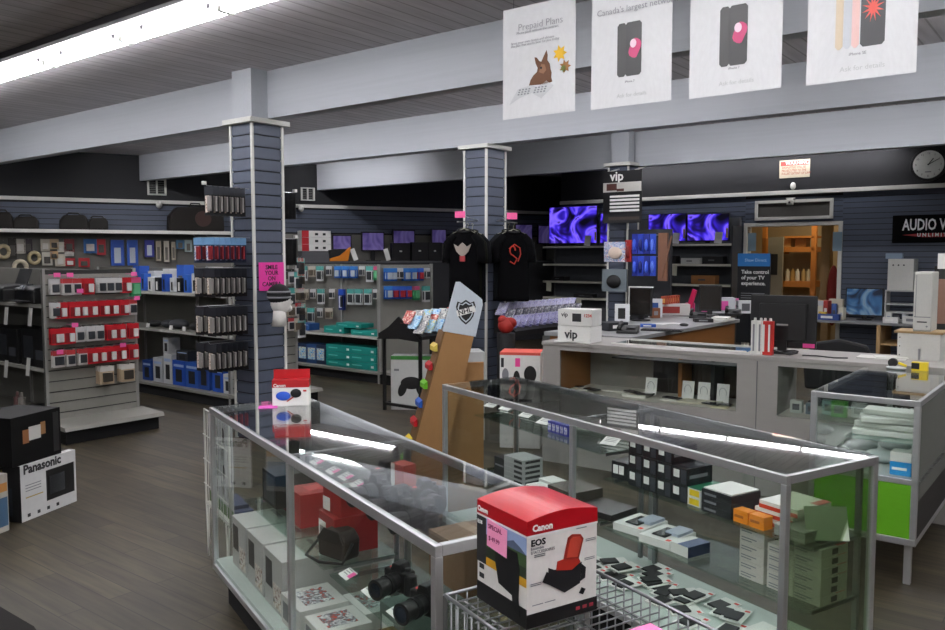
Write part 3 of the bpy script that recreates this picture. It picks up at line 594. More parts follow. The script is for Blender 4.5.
# ================================================================== POSTERS, CLOCK, SIGNS
v0 = 3.5
PF = FR(B(0, v0), -38)
pm = mat('c9cacb', .4)
def poster(label, x0, x1, zb, tilt):
    a = PF.pl(*x0)[0]; b_ = PF.pl(*x1)[0]; w_ = b_-a; h_ = w_*1.28
    o = thing('hanging_poster', label, 'poster', PF.w(a, 0, zb), PF.rz, 'white posters hanging in a row'); o.rotation_euler = (0, R(tilt), PF.rz)
    n = 14; me = bpy.data.meshes.new('paper'); bm = bmesh.new(); rows = []
    for j in range(n+1):
        z = h_*j/n; rows.append([bm.verts.new((w_*i/8, -.003*math.sin(math.pi*i/8)*(1-j/n), z)) for i in range(9)])
    for j in range(n):
        for i in range(8): bm.faces.new((rows[j][i], rows[j][i+1], rows[j+1][i+1], rows[j+1][i]))
    bm.to_mesh(me); bm.free(); me.materials.append(pm); p = bpy.data.objects.new('paper', me); COL.objects.link(p); p.parent = o
    sm = p.modifiers.new('thick', 'SOLIDIFY'); sm.thickness = .0008; sm.offset = 1
    M('hanging_wire', [('t', [(w_*f, 0, h_), (w_*f, 0, CEIL-zb)], .0015, 4) for f in (.15,)], GREYD, o); M('hanging_wire', [('t', [(w_*.85, 0, h_), (w_*.85, 0, CEIL-zb)], .0015, 4)], GREYD, o)
    return o, w_, h_
Yp = -.0042
GT = mat('6d6f73', .6)
p1, pw, ph = poster('leftmost hanging poster with a brown rabbit, leaves and an open book', (503, 120), (575, 113), 2.405, 0)
text(p1, 'Prepaid Plans', (pw*.22, Yp, ph*.785), .050, FRONT, mat('8d8f93', .6), bold=-.0006); 
for z, s_ in ((.755, 'Phone plans without the contract'), (.67, 'Bring your own device and choose'), (.645, 'the plan that works best for you today')): text(p1, s_, (pw*(.2 if z > .7 else .12), Yp, ph*z), .0185, FRONT, mat('9a9ca0', .6))
rb = mat('6b4a36', .8)
RO = -.075
M('rabbit_picture', [('p', [(pw*x, ph*(z+RO)) for x, z in ((.38, .355), (.40, .40), (.44, .44), (.49, .465), (.50, .50), (.47, .545), (.455, .60), (.485, .595), (.52, .56), (.55, .55), (.585, .60), (.62, .645), (.635, .60), (.63, .555), (.665, .52), (.675, .47), (.69, .44), (.685, .40), (.70, .36), (.62, .345), (.52, .35))], Yp, Yp+.001)], rb, p1)
M('rabbit_face_picture', [('p', [(pw*x, ph*(z+RO)) for x, z in ((.52, .46), (.58, .44), (.62, .47), (.60, .52), (.55, .53))], Yp-.001, Yp)], mat('8d684e', .8), p1)
M('rabbit_eye_picture', [('c', (pw*.55, Yp-.002, ph*(.495+RO)), .006, .006, .001, (math.pi/2, 0, 0), 10)], BLACK, p1)
def leaf(x, z, r, m): 
    pts = [];
    for k in range(14): a = 2*math.pi*k/14; rr = r*(1 if k % 2 == 0 else .55); pts.append((pw*x+rr*math.cos(a), ph*z+rr*math.sin(a)))
    M('leaf_picture', [('p', pts, Yp, Yp+.001)], m, p1)
leaf(.80, .52, .042, mat('e0b21c')); leaf(.87, .40, .034, mat('9a6a35')); leaf(.85, .385, .02, mat('5c8a3c'))
M('book_picture', [('p', [(pw*x, ph*z) for x, z in ((.10, .13), (.22, .26), (.40, .28), (.50, .26), (.62, .30), (.72, .25), (.55, .15), (.42, .21), (.25, .18))], Yp, Yp+.001)], mat('b9bbbd', .5), p1)
M('book_print', [bx(pw*(.22+.045*i+.01*j), pw*(.245+.045*i+.01*j), Yp-.001, Yp, ph*(.205+.02*j), ph*(.217+.02*j)) for i in range(9) for j in range(3) if i != 4], mat('7d8084', .5), p1)
def phone_pic(o, x0, x1, z0, z1, m, lens=True):
    M('phone_picture', [('p', [(x0+.01, z0), (x1-.01, z0), (x1, z0+.012), (x1, z1-.012), (x1-.01, z1), (x0+.01, z1), (x0, z1-.012), (x0, z0+.012)], Yp, Yp+.001)], m, o)
for nm, a, b_, zb in (('second poster from the left with two black phones, pink swirl low on screen', (591, 111), (671, 101), 2.40), ('third poster from the left with two black phones and a pink and white swirl', (689, 99), (781, 88), 2.395)):
    p, pw, ph = poster(nm, a, b_, zb, 0); dk = mat('0b0b0d', .35)
    sec = 'third' in nm; zo = .12 if sec else 0
    for (xa, xb_, m) in ((.34, .45, mat('1c1a1a', .35)), (.44, .64, dk)): phone_pic(p, pw*xa, pw*xb_, ph*(.255 if not sec else .23), ph*.72, m)
    zc = ph*.49
    M('swirl_picture', [('p', [(pw*.56+.036*math.cos(t)*(.8+.25*math.sin(2*t)), zc+.045*math.sin(t)) for t in [k*math.pi/8 for k in range(16)]], Yp-.001, Yp)], mat('c02a68', .4), p)
    M('swirl_picture', [('p', [(pw*.54+.016*math.cos(t), zc+.022+.02*math.sin(t)) for t in [k*math.pi/8 for k in range(16)]], Yp-.002, Yp-.001)], mat('e8c9d8', .4), p)
    text(p, 'Ask for details', (pw*.34, Yp, ph*.075), .026, FRONT, mat('aeb0b0')); text(p, 'iPhone 7', (pw*.44, Yp, ph*(.20)), .014, FRONT, GT)
    if not sec: text(p, "Canada's largest network", (pw*.07, Yp, ph*.82), .040, FRONT, mat('8e9094'))
p, pw, ph = poster('rightmost hanging poster, three pale phones beside one dark phone', (806, 87), (916, 75), 2.39, 0)
for i, m in enumerate(('c9b89c', 'b9bdc2', 'd9b3ac')): phone_pic(p, pw*(.27+.075*i), pw*(.34+.075*i), ph*.24, ph*.86, mat(m, .4))
phone_pic(p, pw*.50, pw*.72, ph*.24, ph*.86, mat('121318', .35))
M('red_burst_picture', [('p', [(pw*.61+(.04 if k % 2 else .014)*math.cos(k*math.pi/12), ph*.52+(.055 if k % 2 else .02)*math.sin(k*math.pi/12)) for k in range(24)], Yp-.001, Yp)], mat('d8402f', .4), p)
text(p, 'Ask for details', (pw*.32, Yp, ph*.07), .028, FRONT, mat('aeb0b0')); text(p, 'iPhone SE', (pw*.40, Yp, ph*.185), .016, FRONT, GT)
# clock
kx, kz = AW.pl(928.5, 164.5, -.04)
ck = thing('wall_clock', 'round black-rimmed clock with white face high on the rear wall', 'clock', AW.w(kx, -.004, kz), AW.rz)
M('rim', [('c', (0, -.02, 0), .245, .245, .04, (math.pi/2, 0, 0), 48)], BLACK, ck, .006); M('dial', [('c', (0, -.042, 0), .205, .205, .004, (math.pi/2, 0, 0), 48)], mat('d3d6d0', .4), ck)
for k in range(12):
    a = math.pi/6*k; text(ck, str(k or 12), (.165*math.sin(a), -.045, .165*math.cos(a)-.014), .04, FRONT, INK, 'numeral', 'CENTER')
M('hour_hand', [('b', (.032, -.047, .044), (.012, .002, .11), (0, R(36), 0))], INK, ck); M('minute_hand', [('b', (.065, -.050, .036), (.009, .002, .16), (0, R(61), 0))], INK, ck); M('hub', [('c', (0, -.05, 0), .012, .012, .004, (math.pi/2, 0, 0), 12)], INK, ck)
M('maker_mark', [bx(-.04, .04, -.045, -.0445, -.115, -.10)], GREYT, ck)
# AUDIO sign
ax, az_ = AW.pl(892.5, 215.5, -.07); ax2, az2 = AW.pl(892.5, 243, -.07); sw = 1.72; shh = az_-az2
sg = thing('shop_sign', 'black sign with white letters and a red stripe on the slatted rear wall', 'sign', AW.w(ax, -.016, az2), AW.rz)
M('sign_board', [bx(0, sw, -.04, 0, 0, shh)], mat('040405', .7, 0, 0, .1), sg, .012)
text(sg, 'AUDIO VIDEO', (.14, -.0415, shh*.46), .235, FRONT, mat('ffffff', .6), bold=.005, sx=.60)
M('red_stripe', [('p', [(.14, shh*.285), (.42, shh*.34), (sw-.14, shh*.34), (sw-.14, shh*.2), (.42, shh*.2)], -.0425, -.0405)], mat('a3171d', .4), sg)
text(sg, 'U N L I M I T E D', (.34, -.044, shh*.225), .07, FRONT, WHITE, bold=.002, sx=1.0)
# warning sign and sensor, transom
wx, wz = AW.pl(779, 178.5, -.02); wx2, wz2 = AW.pl(810, 158.5, -.02)
ws = thing('warning_sign', 'cream and red warning sign above the doorway', 'sign', AW.w(wx, -.001, wz), AW.rz)
ww, wh = wx2-wx, wz2-wz
M('sign_plate', [bx(0, ww, -.012, 0, 0, wh)], mat('c9bfa8', .5), ws, .004); M('red_header', [bx(.02, ww-.02, -.014, -.012, wh*.68, wh*.92)], mat('c03a33', .5), ws)
text(ws, 'WARNING', (ww*.2, -.015, wh*.72), .085, FRONT, WHITE, bold=.001, sx=.9)
for k, t_ in enumerate(('SHOPLIFTERS WILL BE', 'PROSECUTED TO THE', 'FULLEST EXTENT OF LAW')): text(ws, t_, (ww*.08, -.0135, wh*(.52-.17*k)), .052, FRONT, mat('a04038'), bold=.0006, sx=.75)
tx, tz = AW.pl(755.5, 222.5, -.03); tx2, tz2 = AW.pl(833, 198, -.03); tz = max(tz, 2.29)
tr = thing('wall_panel', 'long dark panel in a white frame above the doorway', 'panel', AW.w(0, -.014, 0), AW.rz)
M('panel_field', [bx(tx, tx2, -.02, 0, tz, tz2)], mat('4c4a46', .7), tr)
M('frame', [bx(tx-.01, tx2+.01, -.04, 0, tz2-.05, tz2), bx(tx-.01, tx2+.01, -.04, 0, tz, tz+.05), bx(tx-.01, tx+.04, -.04, 0, tz, tz2), bx(tx2-.04, tx2+.01, -.04, 0, tz, tz2)], OFFW, tr, .003)
cx0, cz0 = AW.pl(790, 200, -.1)
cmr = thing('security_camera', 'small white camera fixed to the white trim above the doorway', 'camera', AW.w(cx0, -.055, cz0-.03), AW.rz)
M('camera_body', [bx(-.05, .05, -.07, 0, -.05, .05)], OFFW, cmr, .012); M('camera_lens', [('c', (0, -.075, -.01), .018, .018, .012, (math.pi/2, 0, 0), 14)], INK, cmr); M('bracket', [bx(-.07, .07, -.03, 0, .05, .07)], OFFW, cmr)
sx_, sz_ = AW.pl(793, 186, -.03)
solo('motion_sensor', [('s', (0, -.03, 0), (.045, .03, .06))], OFFW, 'small white motion sensor below the warning sign', 'sensor', AW.w(sx_, -.001, sz_), AW.rz, smooth=True)
# ventilation grilles on the left wall
for i, (px, py, s_) in enumerate([(157, 187, .30), (308, 194, .26)]):
    x, z = LW.pl(px, py, -.05); g = thing('ventilation_grille', ['white square grille on the dark wall left of the front column', 'smaller white grille on the dark wall right of the front column'][i], 'vent', LW.w(x, 0, z), LW.rz)
    M('frame', [bx(-s_/2, s_/2, -.05, 0, s_*.38, s_*.45), bx(-s_/2, s_/2, -.05, 0, -s_*.45, -s_*.38), bx(-s_/2, -s_/2+.03, -.05, 0, -s_*.45, s_*.45), bx(s_/2-.03, s_/2, -.05, 0, -s_*.45, s_*.45), bx(-.012, .012, -.045, 0, -s_*.4, s_*.4)], OFFW, g)
    M('louvre', [bx(-s_/2, s_/2, -.03, -.01, -s_*.35+k*.03, -s_*.35+k*.03+.006) for k in range(int(s_*.7/.03))], GREYP, g)
    x, z = LW.pl(px+2-(9*i), py+16, -.1); d = thing('security_camera', ['white camera under the larger wall grille', 'white camera under the smaller wall grille'][i], 'camera', LW.w(x, -.055, ltz+.03), LW.rz)
    M('camera_body', [('s', (0, -.05, -.05), (.05, .05, .06))], OFFW, d, smooth=True); M('bracket', [bx(-.06, .06, -.06, 0, -.01, .02)], OFFW, d)
# ================================================================== BACK ROOM SEEN THROUGH THE DOORWAY
br = struct('wall_storeroom', [bx(dx0-1.2, dx1+1.6, 2.6, 2.7, 0, 3)], mat('a08a66', .7), AW.w(0, 0), AW.rz)
struct('wall_storeroom', [bx(dx1+.9, dx1+1.0, .15, 2.6, 0, 3)], mat('a08a66', .7), AW.w(0, 0), AW.rz)
struct('wall_storeroom', [bx(dx0-1.3, dx0-1.2, .15, 2.7, 0, 3)], mat('a08a66', .7), AW.w(0, 0), AW.rz)
bl = bpy.data.lights.new('storeroom_lamp', 'AREA'); bl.shape = 'RECTANGLE'; bl.size = 1.2; bl.size_y = .3; bl.energy = 16; bl.color = (1, .86, .62)
blo = bpy.data.objects.new('storeroom_lamp', bl); COL.objects.link(blo); blo.location = AW.w((dx0+dx1)/2, 1.2, 2.95)
OW = mat('b5702c', .6)
sh_ = thing('storage_shelf', 'orange wooden storage shelving seen through the doorway', 'shelf', AW.w(0, 0, 0), AW.rz)
def apx(px, y): return AW.pl(px, 250, y)[0]
def apz(py, y, px=790): return AW.pl(px, py, y)[1]
Y_ = 1.7
for a, b_ in ((762, 766), (811, 816)): M('shelf_post', [bx(apx(a, Y_), apx(b_, Y_), Y_, Y_+.08, 0, 2.5)], OW, sh_)
for a, b_ in ((247, 252), (281, 287), (236, 238)): M('shelf_board', [bx(apx(784, Y_), apx(814, Y_), Y_, Y_+.6, apz(b_, Y_), apz(a, Y_))], OW, sh_)
M('shelf_board', [bx(apx(762, Y_), apx(779, Y_), Y_, Y_+.6, apz(254, Y_), apz(238, Y_))], OW, sh_)
M('shelf_board', [bx(apx(762, Y_), apx(814, Y_), Y_, Y_+.6, .55, .6)], OW, sh_)
for i, px in enumerate((788, 793, 798, 804, 809)):
    z = apz(281, Y_); solo('spray_can', [('c', (0, 0, .09), .04, .04, .18, (0, 0, 0), 12), ('c', (0, 0, .2), .02, .015, .04, (0, 0, 0), 10)], mat(['cfc3a8', 'a9854a', 'd8d2c0', 'b89c64', 'cabf9c'][i]), '%s pale can from the left on the wooden shelf beyond the doorway' % NTH[i], 'can', AW.w(apx(px, Y_+.1), Y_+.12, z+.002), AW.rz, 'cans on the wooden shelf')
for i, (px, w_) in enumerate([(787, .2), (802, .2), (772, .3)]):
    z = apz(247, Y_) if i < 2 else .6; solo('shelf_box', [bx(-w_/2, w_/2, -.1, .15, 0, .16)], mat(['c79a5c', 'a97840', '3c3630'][i]), ['larger tan box on the upper wooden shelf', 'smaller brown box on the upper wooden shelf', 'dark box on the lowest wooden shelf'][i], 'box', AW.w(apx(px, Y_+.2), Y_+.2, z+.002), AW.rz, bev=.004)
solo('timber_post', [bx(apx(821, .9), apx(830, .9), .9, 1.1, 0, 2.95)], mat('a8885a', .7), 'thick pale timber post just inside the doorway', 'post', AW.w(0, 0, 0), AW.rz)
dl = thing('storeroom_door', 'half open pale door with dark window inside the storeroom', 'door', AW.w(0, 0, 0), AW.rz)
M('door_leaf', [bx(apx(768, 1.3), apx(783, 1.3), 1.3, 1.34, 0, apz(237, 1.3))], mat('8f8672', .6), dl); M('door_window', [bx(apx(770, 1.3), apx(778, 1.3), 1.29, 1.3, apz(275, 1.3), apz(254, 1.3))], mat('2b2926', .3), dl)
for i, (px, s_) in enumerate(((754, 'left'), (839, 'right'))):
    solo('window_notice', [bx(-.07, .07, -.003, 0, 0, .3)], mat('7c93a0', .5), 'small blue-grey notice on the %s door jamb' % s_, 'notice', AW.w(AW.pl(px, 240, .05)[0], -.045, AW.pl(px, 251, .05)[1]), AW.rz)
solo('hanging_coat', [('s', (0, 0, .5), (.1, .08, .5))], mat('7c1d18', .8), 'dark red coat hanging at the right side of the doorway', 'coat', AW.w(apx(833.5, .4), .45, .55), AW.rz, smooth=True)
# ================================================================== GONDOLAS
def slat_face(w_, z0, z1, y0, pitch=.10): return [bx(-w_/2, w_/2, y0-.012, y0, z0+i*pitch+.010, z0+(i+1)*pitch) for i in range(int((z1-z0)/pitch))]
def gondola(label, u0, vc, w_, L, h_, shelves, sides=('L',), slat=True):
    o = thing('gondola_shelving', label, 'shelving', (*B(u0, vc), 0), BF.rz)
    m = mat('87867f', .55)
    M('core_panel', [bx(-.03, .03, .02, L, .12, h_)], PEG, o)
    M('end_panel', [bx(-w_/2, w_/2, 0, .02, .12, h_)], mat('2e2e2c', .7) if slat else m, o)
    if slat: M('slat_panel', slat_face(w_-.02, .13, h_-.02, 0), m, o)
    for x in (-w_/2, w_/2-.025): M('upright', [bx(x, x+.025, -.016, .03, .0, h_+.01)], GREYP, o, .002)
    M('end_deck', [('px', [(0, .15), (0, .18), (-.40, .165), (-.42, .13), (-.40, .125)], -w_/2-.03, w_/2+.03)], m, o); M('end_kickplate', [bx(-w_/2, w_/2, -.36, 0, 0, .125)], MATTE, o)
    for sd in sides:
        s_ = -1 if sd == 'L' else 1
        M('deck', [bx(min(s_*.03, s_*w_/2), max(s_*.03, s_*w_/2), .02, L, .12, .15)], m, o); M('kickplate', [bx(min(s_*.03, s_*(w_/2-.03)), max(s_*.03, s_*(w_/2-.03)), .02, L, 0, .12)], MATTE, o)
        for z in shelves:
            sh2 = M('shelf', [bx(min(s_*.03, s_*(w_/2-.02)), max(s_*.03, s_*(w_/2-.02)), .03, L, z-.02, z)], m, o)
            M('price_rail', [bx(s_*(w_/2-.02)-.004, s_*(w_/2-.02)+.004, .03, L, z-.032, z)], mat('b4b4ad', .5), sh2)
        for k in range(int(L/1.2)+1): M('back_upright', [bx(min(s_*.03, s_*.05), max(s_*.03, s_*.05), k*1.2+.03, k*1.2+.06, .1, h_)], GREYP, o)
    return o
g1 = gondola('grey slatwall gondola end at far left hung with red and white packs', 7.72, 3.93, .91, 3.6, 1.57, (1.25, .65), ('L', 'R'))
g3 = gondola('gondola shelving behind the front column, full of blue boxes', 7.62, 5.88, .95, 3.6, 1.55, (1.27, .82), ('L',))
g2 = gondola('gondola shelving behind the cardboard display with teal boxes', 7.62, 8.28, 1.08, 3.2, 1.58, (.62,), ('L',), slat=False)
# canopy over the left wall shelving and its ledge
cnp = thing('wall_canopy', 'long white-edged canopy over the pegboard of the left wall', 'canopy', LW.w(0, 0, 0), LW.rz)
czz = LW.pl(110, 231.5, -.5)[1]
xa, xb = LW.pl(-30, 231, -.5)[0], LW.pl(240, 231, -.5)[0]
M('canopy_top', [bx(xa, xb, -.5, -.012, czz-.01, czz+.02)], mat('3a3b3e', .6), cnp); M('canopy_edge', [bx(xa, xb, -.52, -.5, czz-.03, czz+.025)], OFFW, cnp, .003)
ldz = LW.pl(400, 261, -.45)[1]; xl0, xl1 = LW.pl(292, 260, -.45)[0], LW.pl(560, 258, -.45)[0]
lg = thing('wall_ledge', 'shelf along the rear left wall carrying monitors and boxes', 'shelf', LW.w(0, 0, 0), LW.rz)
M('ledge_board', [bx(xl0, xl1, -.5, -.012, ldz-.03, ldz)], GREYD, lg); M('ledge_front', [bx(xl0, xl1, -.5, -.48, 0, ldz-.03)], mat('2b2c2f', .7), lg)
# ================================================================== COUNTERS
CF = frame_at(543, 341, 1.0, -34.5)
def cpx(px, py, y=0): return CF.pl(px, py, y)
ct = thing('display_counter', 'long grey laminate counter with lit display niches and glass inset top', 'counter', CF.w(0, 0, 0), CF.rz)
xe = 3.45; zt = 1.0
w1a, w1t = cpx(560, 352); w1b = cpx(736, 411)[0]; w1z = cpx(736, 411.5)[1]; w1t = cpx(736, 363)[1]
w2a = cpx(778, 366)[0]; w2b = w2a+1.25
M('front_panel', [bx(0, w1a, 0, .02, 0, zt-.03), bx(w1a, w1b, 0, .02, 0, w1z), bx(w1a, w1b, 0, .02, w1t, zt-.03), bx(w1b, w2a, 0, .02, 0, zt-.03), bx(w2a, w2b, 0, .02, 0, w1z), bx(w2a, w2b, 0, .02, w1t, zt-.03), bx(w2b, xe, 0, .02, 0, zt-.03)], LAMIN, ct)
M('panel_joint', [bx((w1b+w2a)/2-.003, (w1b+w2a)/2+.003, -.001, 0, 0, zt-.04)], GREYD, ct)
M('end_panel', [bx(0, .02, .02, .60, 0, zt-.03)], LAMIN, ct); M('end_panel', [bx(xe-.02, xe, .02, .60, 0, zt-.03)], LAMIN, ct)
M('back_panel', [bx(.02, w1a+(w1b-w1a)*.42, .56, .58, 0, zt-.06), bx(w1a+(w1b-w1a)*.42, xe, .56, .58, 0, w1z)], mat('8f8c86', .6), ct)
M('side_wood', [bx(w1a-.02, w1a, .02, .56, w1z, zt-.06)], WOOD, ct); M('side_wood', [bx(w1b, w1b+.02, .02, .56, w1z, zt-.06)], WOOD, ct); M('side_wood', [bx(w2a-.02, w2a, .02, .56, w1z, zt-.06)], LAMIN, ct)
M('niche_floor', [bx(w1a, w1b, .02, .56, w1z-.02, w1z)], mat('c9c6bb'), ct); M('niche_floor', [bx(w2a, w2b, .02, .56, w1z-.02, w1z)], mat('c9c6bb'), ct)
for f, m in ((.62, WOOD), (.80, DARK)):
    M('divider', [bx(w1a+(w1b-w1a)*f, w1a+(w1b-w1a)*(f+.02), .3, .56, w1z, zt-.06)], m, ct)
M('sliding_back_door', [bx(w1a+(w1b-w1a)*.42, w1a+(w1b-w1a)*.60, .5, .52, w1z, zt-.06)], mat('2c2622', .4), ct); M('sliding_back_door', [bx(w1a+(w1b-w1a)*.62, w1b, .53, .55, w1z, zt-.06)], mat('3a2a1c', .5), ct)
M('niche_glass', [bx(w1a, w1b, .006, .010, w1z, w1t)], GLASS, ct); M('niche_glass', [bx(w2a, w2b, .006, .010, w1z, w1t)], GLASS, ct)
g0, g1_ = cpx(614, 340, .2)[0], cpx(748, 346, .2)[0]
M('countertop', [bx(-.01, xe+.01, -.01, .16, zt-.03, zt), bx(-.01, g0, .16, .60, zt-.03, zt), bx(g1_, xe, .16, .60, zt-.03, zt), bx(g0, g1_, .54, .60, zt-.03, zt)], LAMIN, ct, .004)
M('inset_frame', [bx(g0, g1_, .15, .165, zt-.02, zt+.008), bx(g0, g1_, .53, .545, zt-.02, zt+.008)], OFFW, ct); M('glass_inset', [bx(g0, g1_, .165, .53, zt-.006, zt)], GLASS, ct); M('inset_tray', [bx(g0, g1_, .16, .54, zt-.12, zt-.11)], BLACK, ct)
# things in the niches
cardp = Proto(lambda: (lambda o: (M('card', [('b', (0, .02, .07), (.095, .003, .14), (R(-10), 0, 0))], WHITE, o), M('loop_print', [('t', [(.028*math.cos(t), .02-.004+.0, .07+.04*math.sin(t)) for t in [k*math.pi/6 for k in range(13)]], .0018, 4)], GREYT, o), M('easel_foot', [bx(-.02, .02, .02, .06, 0, .004)], WHITE, o), o)[-1])(thing('display_card', '', 'card', (0, 0, 0))))
for i, px in enumerate((650, 687, 703, 722)):
    cardp(CF.w(cpx(px, 400, .28)[0], .28, w1z+.003), CF.rz, '%s white card with a drawn loop standing in the counter niche' % ['leftmost', 'second', 'third', 'rightmost'][i], 'white cards in the niche')
phn = Proto(lambda: (lambda o: (M('phone_body', [bx(-.035, .035, -.07, .07, 0, .009)], BLACK, o, .003), M('screen', [bx(-.03, .03, -.058, .058, .009, .0095)], mat('23262e', .1), o), o)[-1])(thing('mobile_phone', '', 'phone', (0, 0, 0))))
for i, (px, yy, a) in enumerate([(575, .3, 80), (592, .22, 70), (632, .22, 60), (645, .17, 100), (672, .2, 80), (712, .12, 75), (722, .14, 95)]):
    phn(CF.w(cpx(px, 400, yy)[0], yy, w1z+.026 if i in (2, 3) else w1z+.013), CF.rz+R(a), '%s black phone from the left lying in the lit counter niche' % NTH[i], 'phones in the counter niche')
for i, (px, yy, w_, z) in enumerate([(610, .35, .34, .012), (638, .2, .2, .022), (700, .2, .3, .010), (582, .27, .16, .010), (672, .22, .12, .010), (722, .13, .12, .010)]):
    solo('display_tray', [bx(-w_/2, w_/2, -.09, .09, 0, z)], mat(['cfcdc2', 'd8d6cc', 'd3cfb8', 'dcdad2', 'dcdad2', 'cfc9a8'][i]), ['wide white tray at the left rear of the niche', 'white tray carrying two phones in the niche', 'long cream tray under the right niche cards', 'small white tray at the left of the niche', 'small white tray in the middle of the niche', 'small cream tray at the right of the niche'][i], 'tray', CF.w(cpx(px, 400, yy)[0], yy, w1z+.001), CF.rz, bev=.003)
for i, (px, m, s_) in enumerate([(797, 'b7bdb4', .08), (828, 'a6c4c4', .09), (840, '55b83a', .10), (858, 'd6d8d6', .09), (812, '6c7a80', .07), (872, '8f9490', .08)]):
    carton('earphone_box', '%s small box from the left in the right counter niche, %s' % (NTH[i], ['grey', 'pale blue', 'bright green', 'white', 'slate', 'dull grey'][i]), 'box', CF.w(cpx(px, 400, .2)[0], .2+.06*(i % 2), w1z+.003), CF.rz, (s_, .06, s_*1.1), mat(m), [('F', 'product_picture', .2, .8, .25, .75, GREYD)])
# on the counter top
VB = [('F', 'product_picture', .42, .68, .25, .75, INK)]
for k in range(2):
    x, y = CF.at(598, 338, 1.0)
    b_ = carton('headset_box', ['lower white box with bold black letters on the counter left end', 'upper white box with a small dark picture on the counter'][k], 'box', CF.w(x, .14, zt+.001+k*.136), CF.rz+R(4 if k else 0), (.30, .2, .132), WHITE, VB if k else [], None,
           [('F', 'vip', .22, .25, .10, INK, .003)] if k == 0 else [('F', 'vip', .1, .55, .05, INK, .001), ('F', '1234', .75, .55, .035, mat('c0392b'), .001)])
solo('paper_pile', [bx(-.2, .12, -.06, .07, 0, .006), ('b', (.0, 0, .009), (.22, .15, .004), (0, 0, R(12)))], WHITE, 'white papers lying at the left end of the counter', 'papers', CF.w(.30, .065, zt+.002), CF.rz)
for i, (px, m, s_) in enumerate([(753, 'd8d8d4', 'white'), (759, 'e8e6e2', 'pale'), (763, 'c6271f', 'left red'), (768.5, 'c6271f', 'right red')]):
    x = cpx(px, 348, .03)[0]; q = carton('gift_card_box', '%s tall slim box at the counter edge before the big monitor' % s_, 'box', CF.w(x, .07, zt+.001), CF.rz, (.042, .05, .24), mat(m), [('F', 'printed_line', .3, .6, .1, .9, WHITE if i > 1 else GREYT)], 'slim boxes at the counter edge')
    M('cap', [('c', (0, 0, .25), .01, .008, .02)], OFFW, q)
def monitor(label, fr, x, y, z, w_, h_, az, scr, back=False, stand=.1, cat='monitor', thick=.035):
    o = thing('monitor', label, cat, fr.w(x, y, z), fr.rz+R(az))
    M('housing', [bx(-w_/2, w_/2, 0, thick, stand, stand+h_)], BLACK, o, .004); s_ = M('screen', [bx(-w_/2+.015, w_/2-.015, -.001, 0, stand+.02, stand+h_-.015)], scr, o)
    M('neck', [bx(-.03, .03, thick*.6, thick+.02, .01, stand+h_*.4)], BLACK, o); M('foot', [('c', (0, .03, .008), .11, .10, .016, (0, 0, 0), 24)], BLACK, o)
    if back: M('rear_bulge', [bx(-w_*.36, w_*.36, thick, thick+.02, stand+h_*.12, stand+h_*.85)], BLACK, o, .012)
    return o
BS = mat('1c1713', .25)
x, y = CF.at(783, 352, 1.0)
bmn = monitor('large black monitor seen from behind on the counter', CF, cpx(783, 350, .3)[0], .30, zt, .455, .375, 183, BS, True, .04)
bmn2 = M('maker_mark', [bx(-.04, .04, .0555, .056, .2, .212)], GREYP, bmn); M('pink_sticker', [bx(-.22, -.14, .035, .0365, .045, .075)], PINK, bmn)
cab = solo('cable_coil', [('t', [(.09*math.cos(t)*(1+.2*math.sin(3*t)), .05*math.sin(t), .01+.012*math.sin(2*t)+.012) for t in [k*math.pi/8 for k in range(33)]], .005, 6), ('t', [(.13, 0, .008), (.22, .03, .007), (.34, -.02, .007), (.42, .02, .007)], .005, 6)], BLACK, 'loose black cables in front of the large monitor', 'cable', CF.w(cpx(783, 350, .12)[0], .12, zt), CF.rz, smooth=True)
solo('clipboard_papers', [('b', (0, 0, .004), (.3, .2, .006), (0, 0, 0)), ('b', (.05, .02, .010), (.2, .16, .004), (0, 0, R(15)))], OFFW, 'white papers on the right part of the counter', 'papers', CF.w(cpx(882, 352, .3)[0], .32, zt+.001), CF.rz)
# till counter running away behind
TF = FR(B(3.43, 6.75), 52)
tc = thing('till_counter', 'grey-topped counter with computers behind the display counter', 'counter', TF.w(0, 0, 0), TF.rz)
M('countertop', [bx(0, 2.75, 0, .95, .92, .96)], mat('8c8d8d', .4), tc, .004); M('wood_front', [bx(.05, 2.7, .04, .06, 0, .92)], WOOD, tc); M('wood_back', [bx(.05, 2.7, .88, .90, 0, .92)], WOOD, tc); M('wood_end', [bx(.03, .05, .04, .90, 0, .92)], WOOD, tc); M('wood_end', [bx(2.68, 2.7, .04, .90, 0, .92)], WOOD, tc)
def T(px, py, z=.96): return TF.at(px, py, z)
def tput(px, py, z=.96): x, y = T(px, py); return TF.w(x, y, z)
def mon2(label, px, py, w_, h_, az):
    x, y = T(px, py); return monitor(label, TF, x, y, .961, w_, h_, az, BS, False, .06)
m1 = mon2('black-screened monitor with white frame on the till counter', 640, 321, .27, .32, -85)
M('white_frame', [bx(-.142, -.132, -.004, .036, .05, .39), bx(-.142, .142, -.004, .036, .38, .392)], WHITE, m1)
mon2('tilted dark monitor at the rear of the till counter', 710, 316, .27, .32, -62)
for i, (px, py, a) in enumerate([(664, 314, 0), (679, 315, -10), (705, 314, 0)]):
    q = thing('pink_price_note', '%s bright pink price note standing on the till counter' % ['left', 'middle', 'right'][i], 'note', tput(px, py, .961), TF.rz+R(-80+a), 'pink notes on the till counter')
    M('note', [bx(-.045, .045, 0, .003, 0, .075)], mat('ee6fb4'), q); M('stand', [bx(-.03, .03, .003, .03, 0, .003)], GLASSE, q)
kbd = thing('keyboard', 'black keyboard lying on the till counter', 'keyboard', tput(662, 331, .961), TF.rz+R(-75))
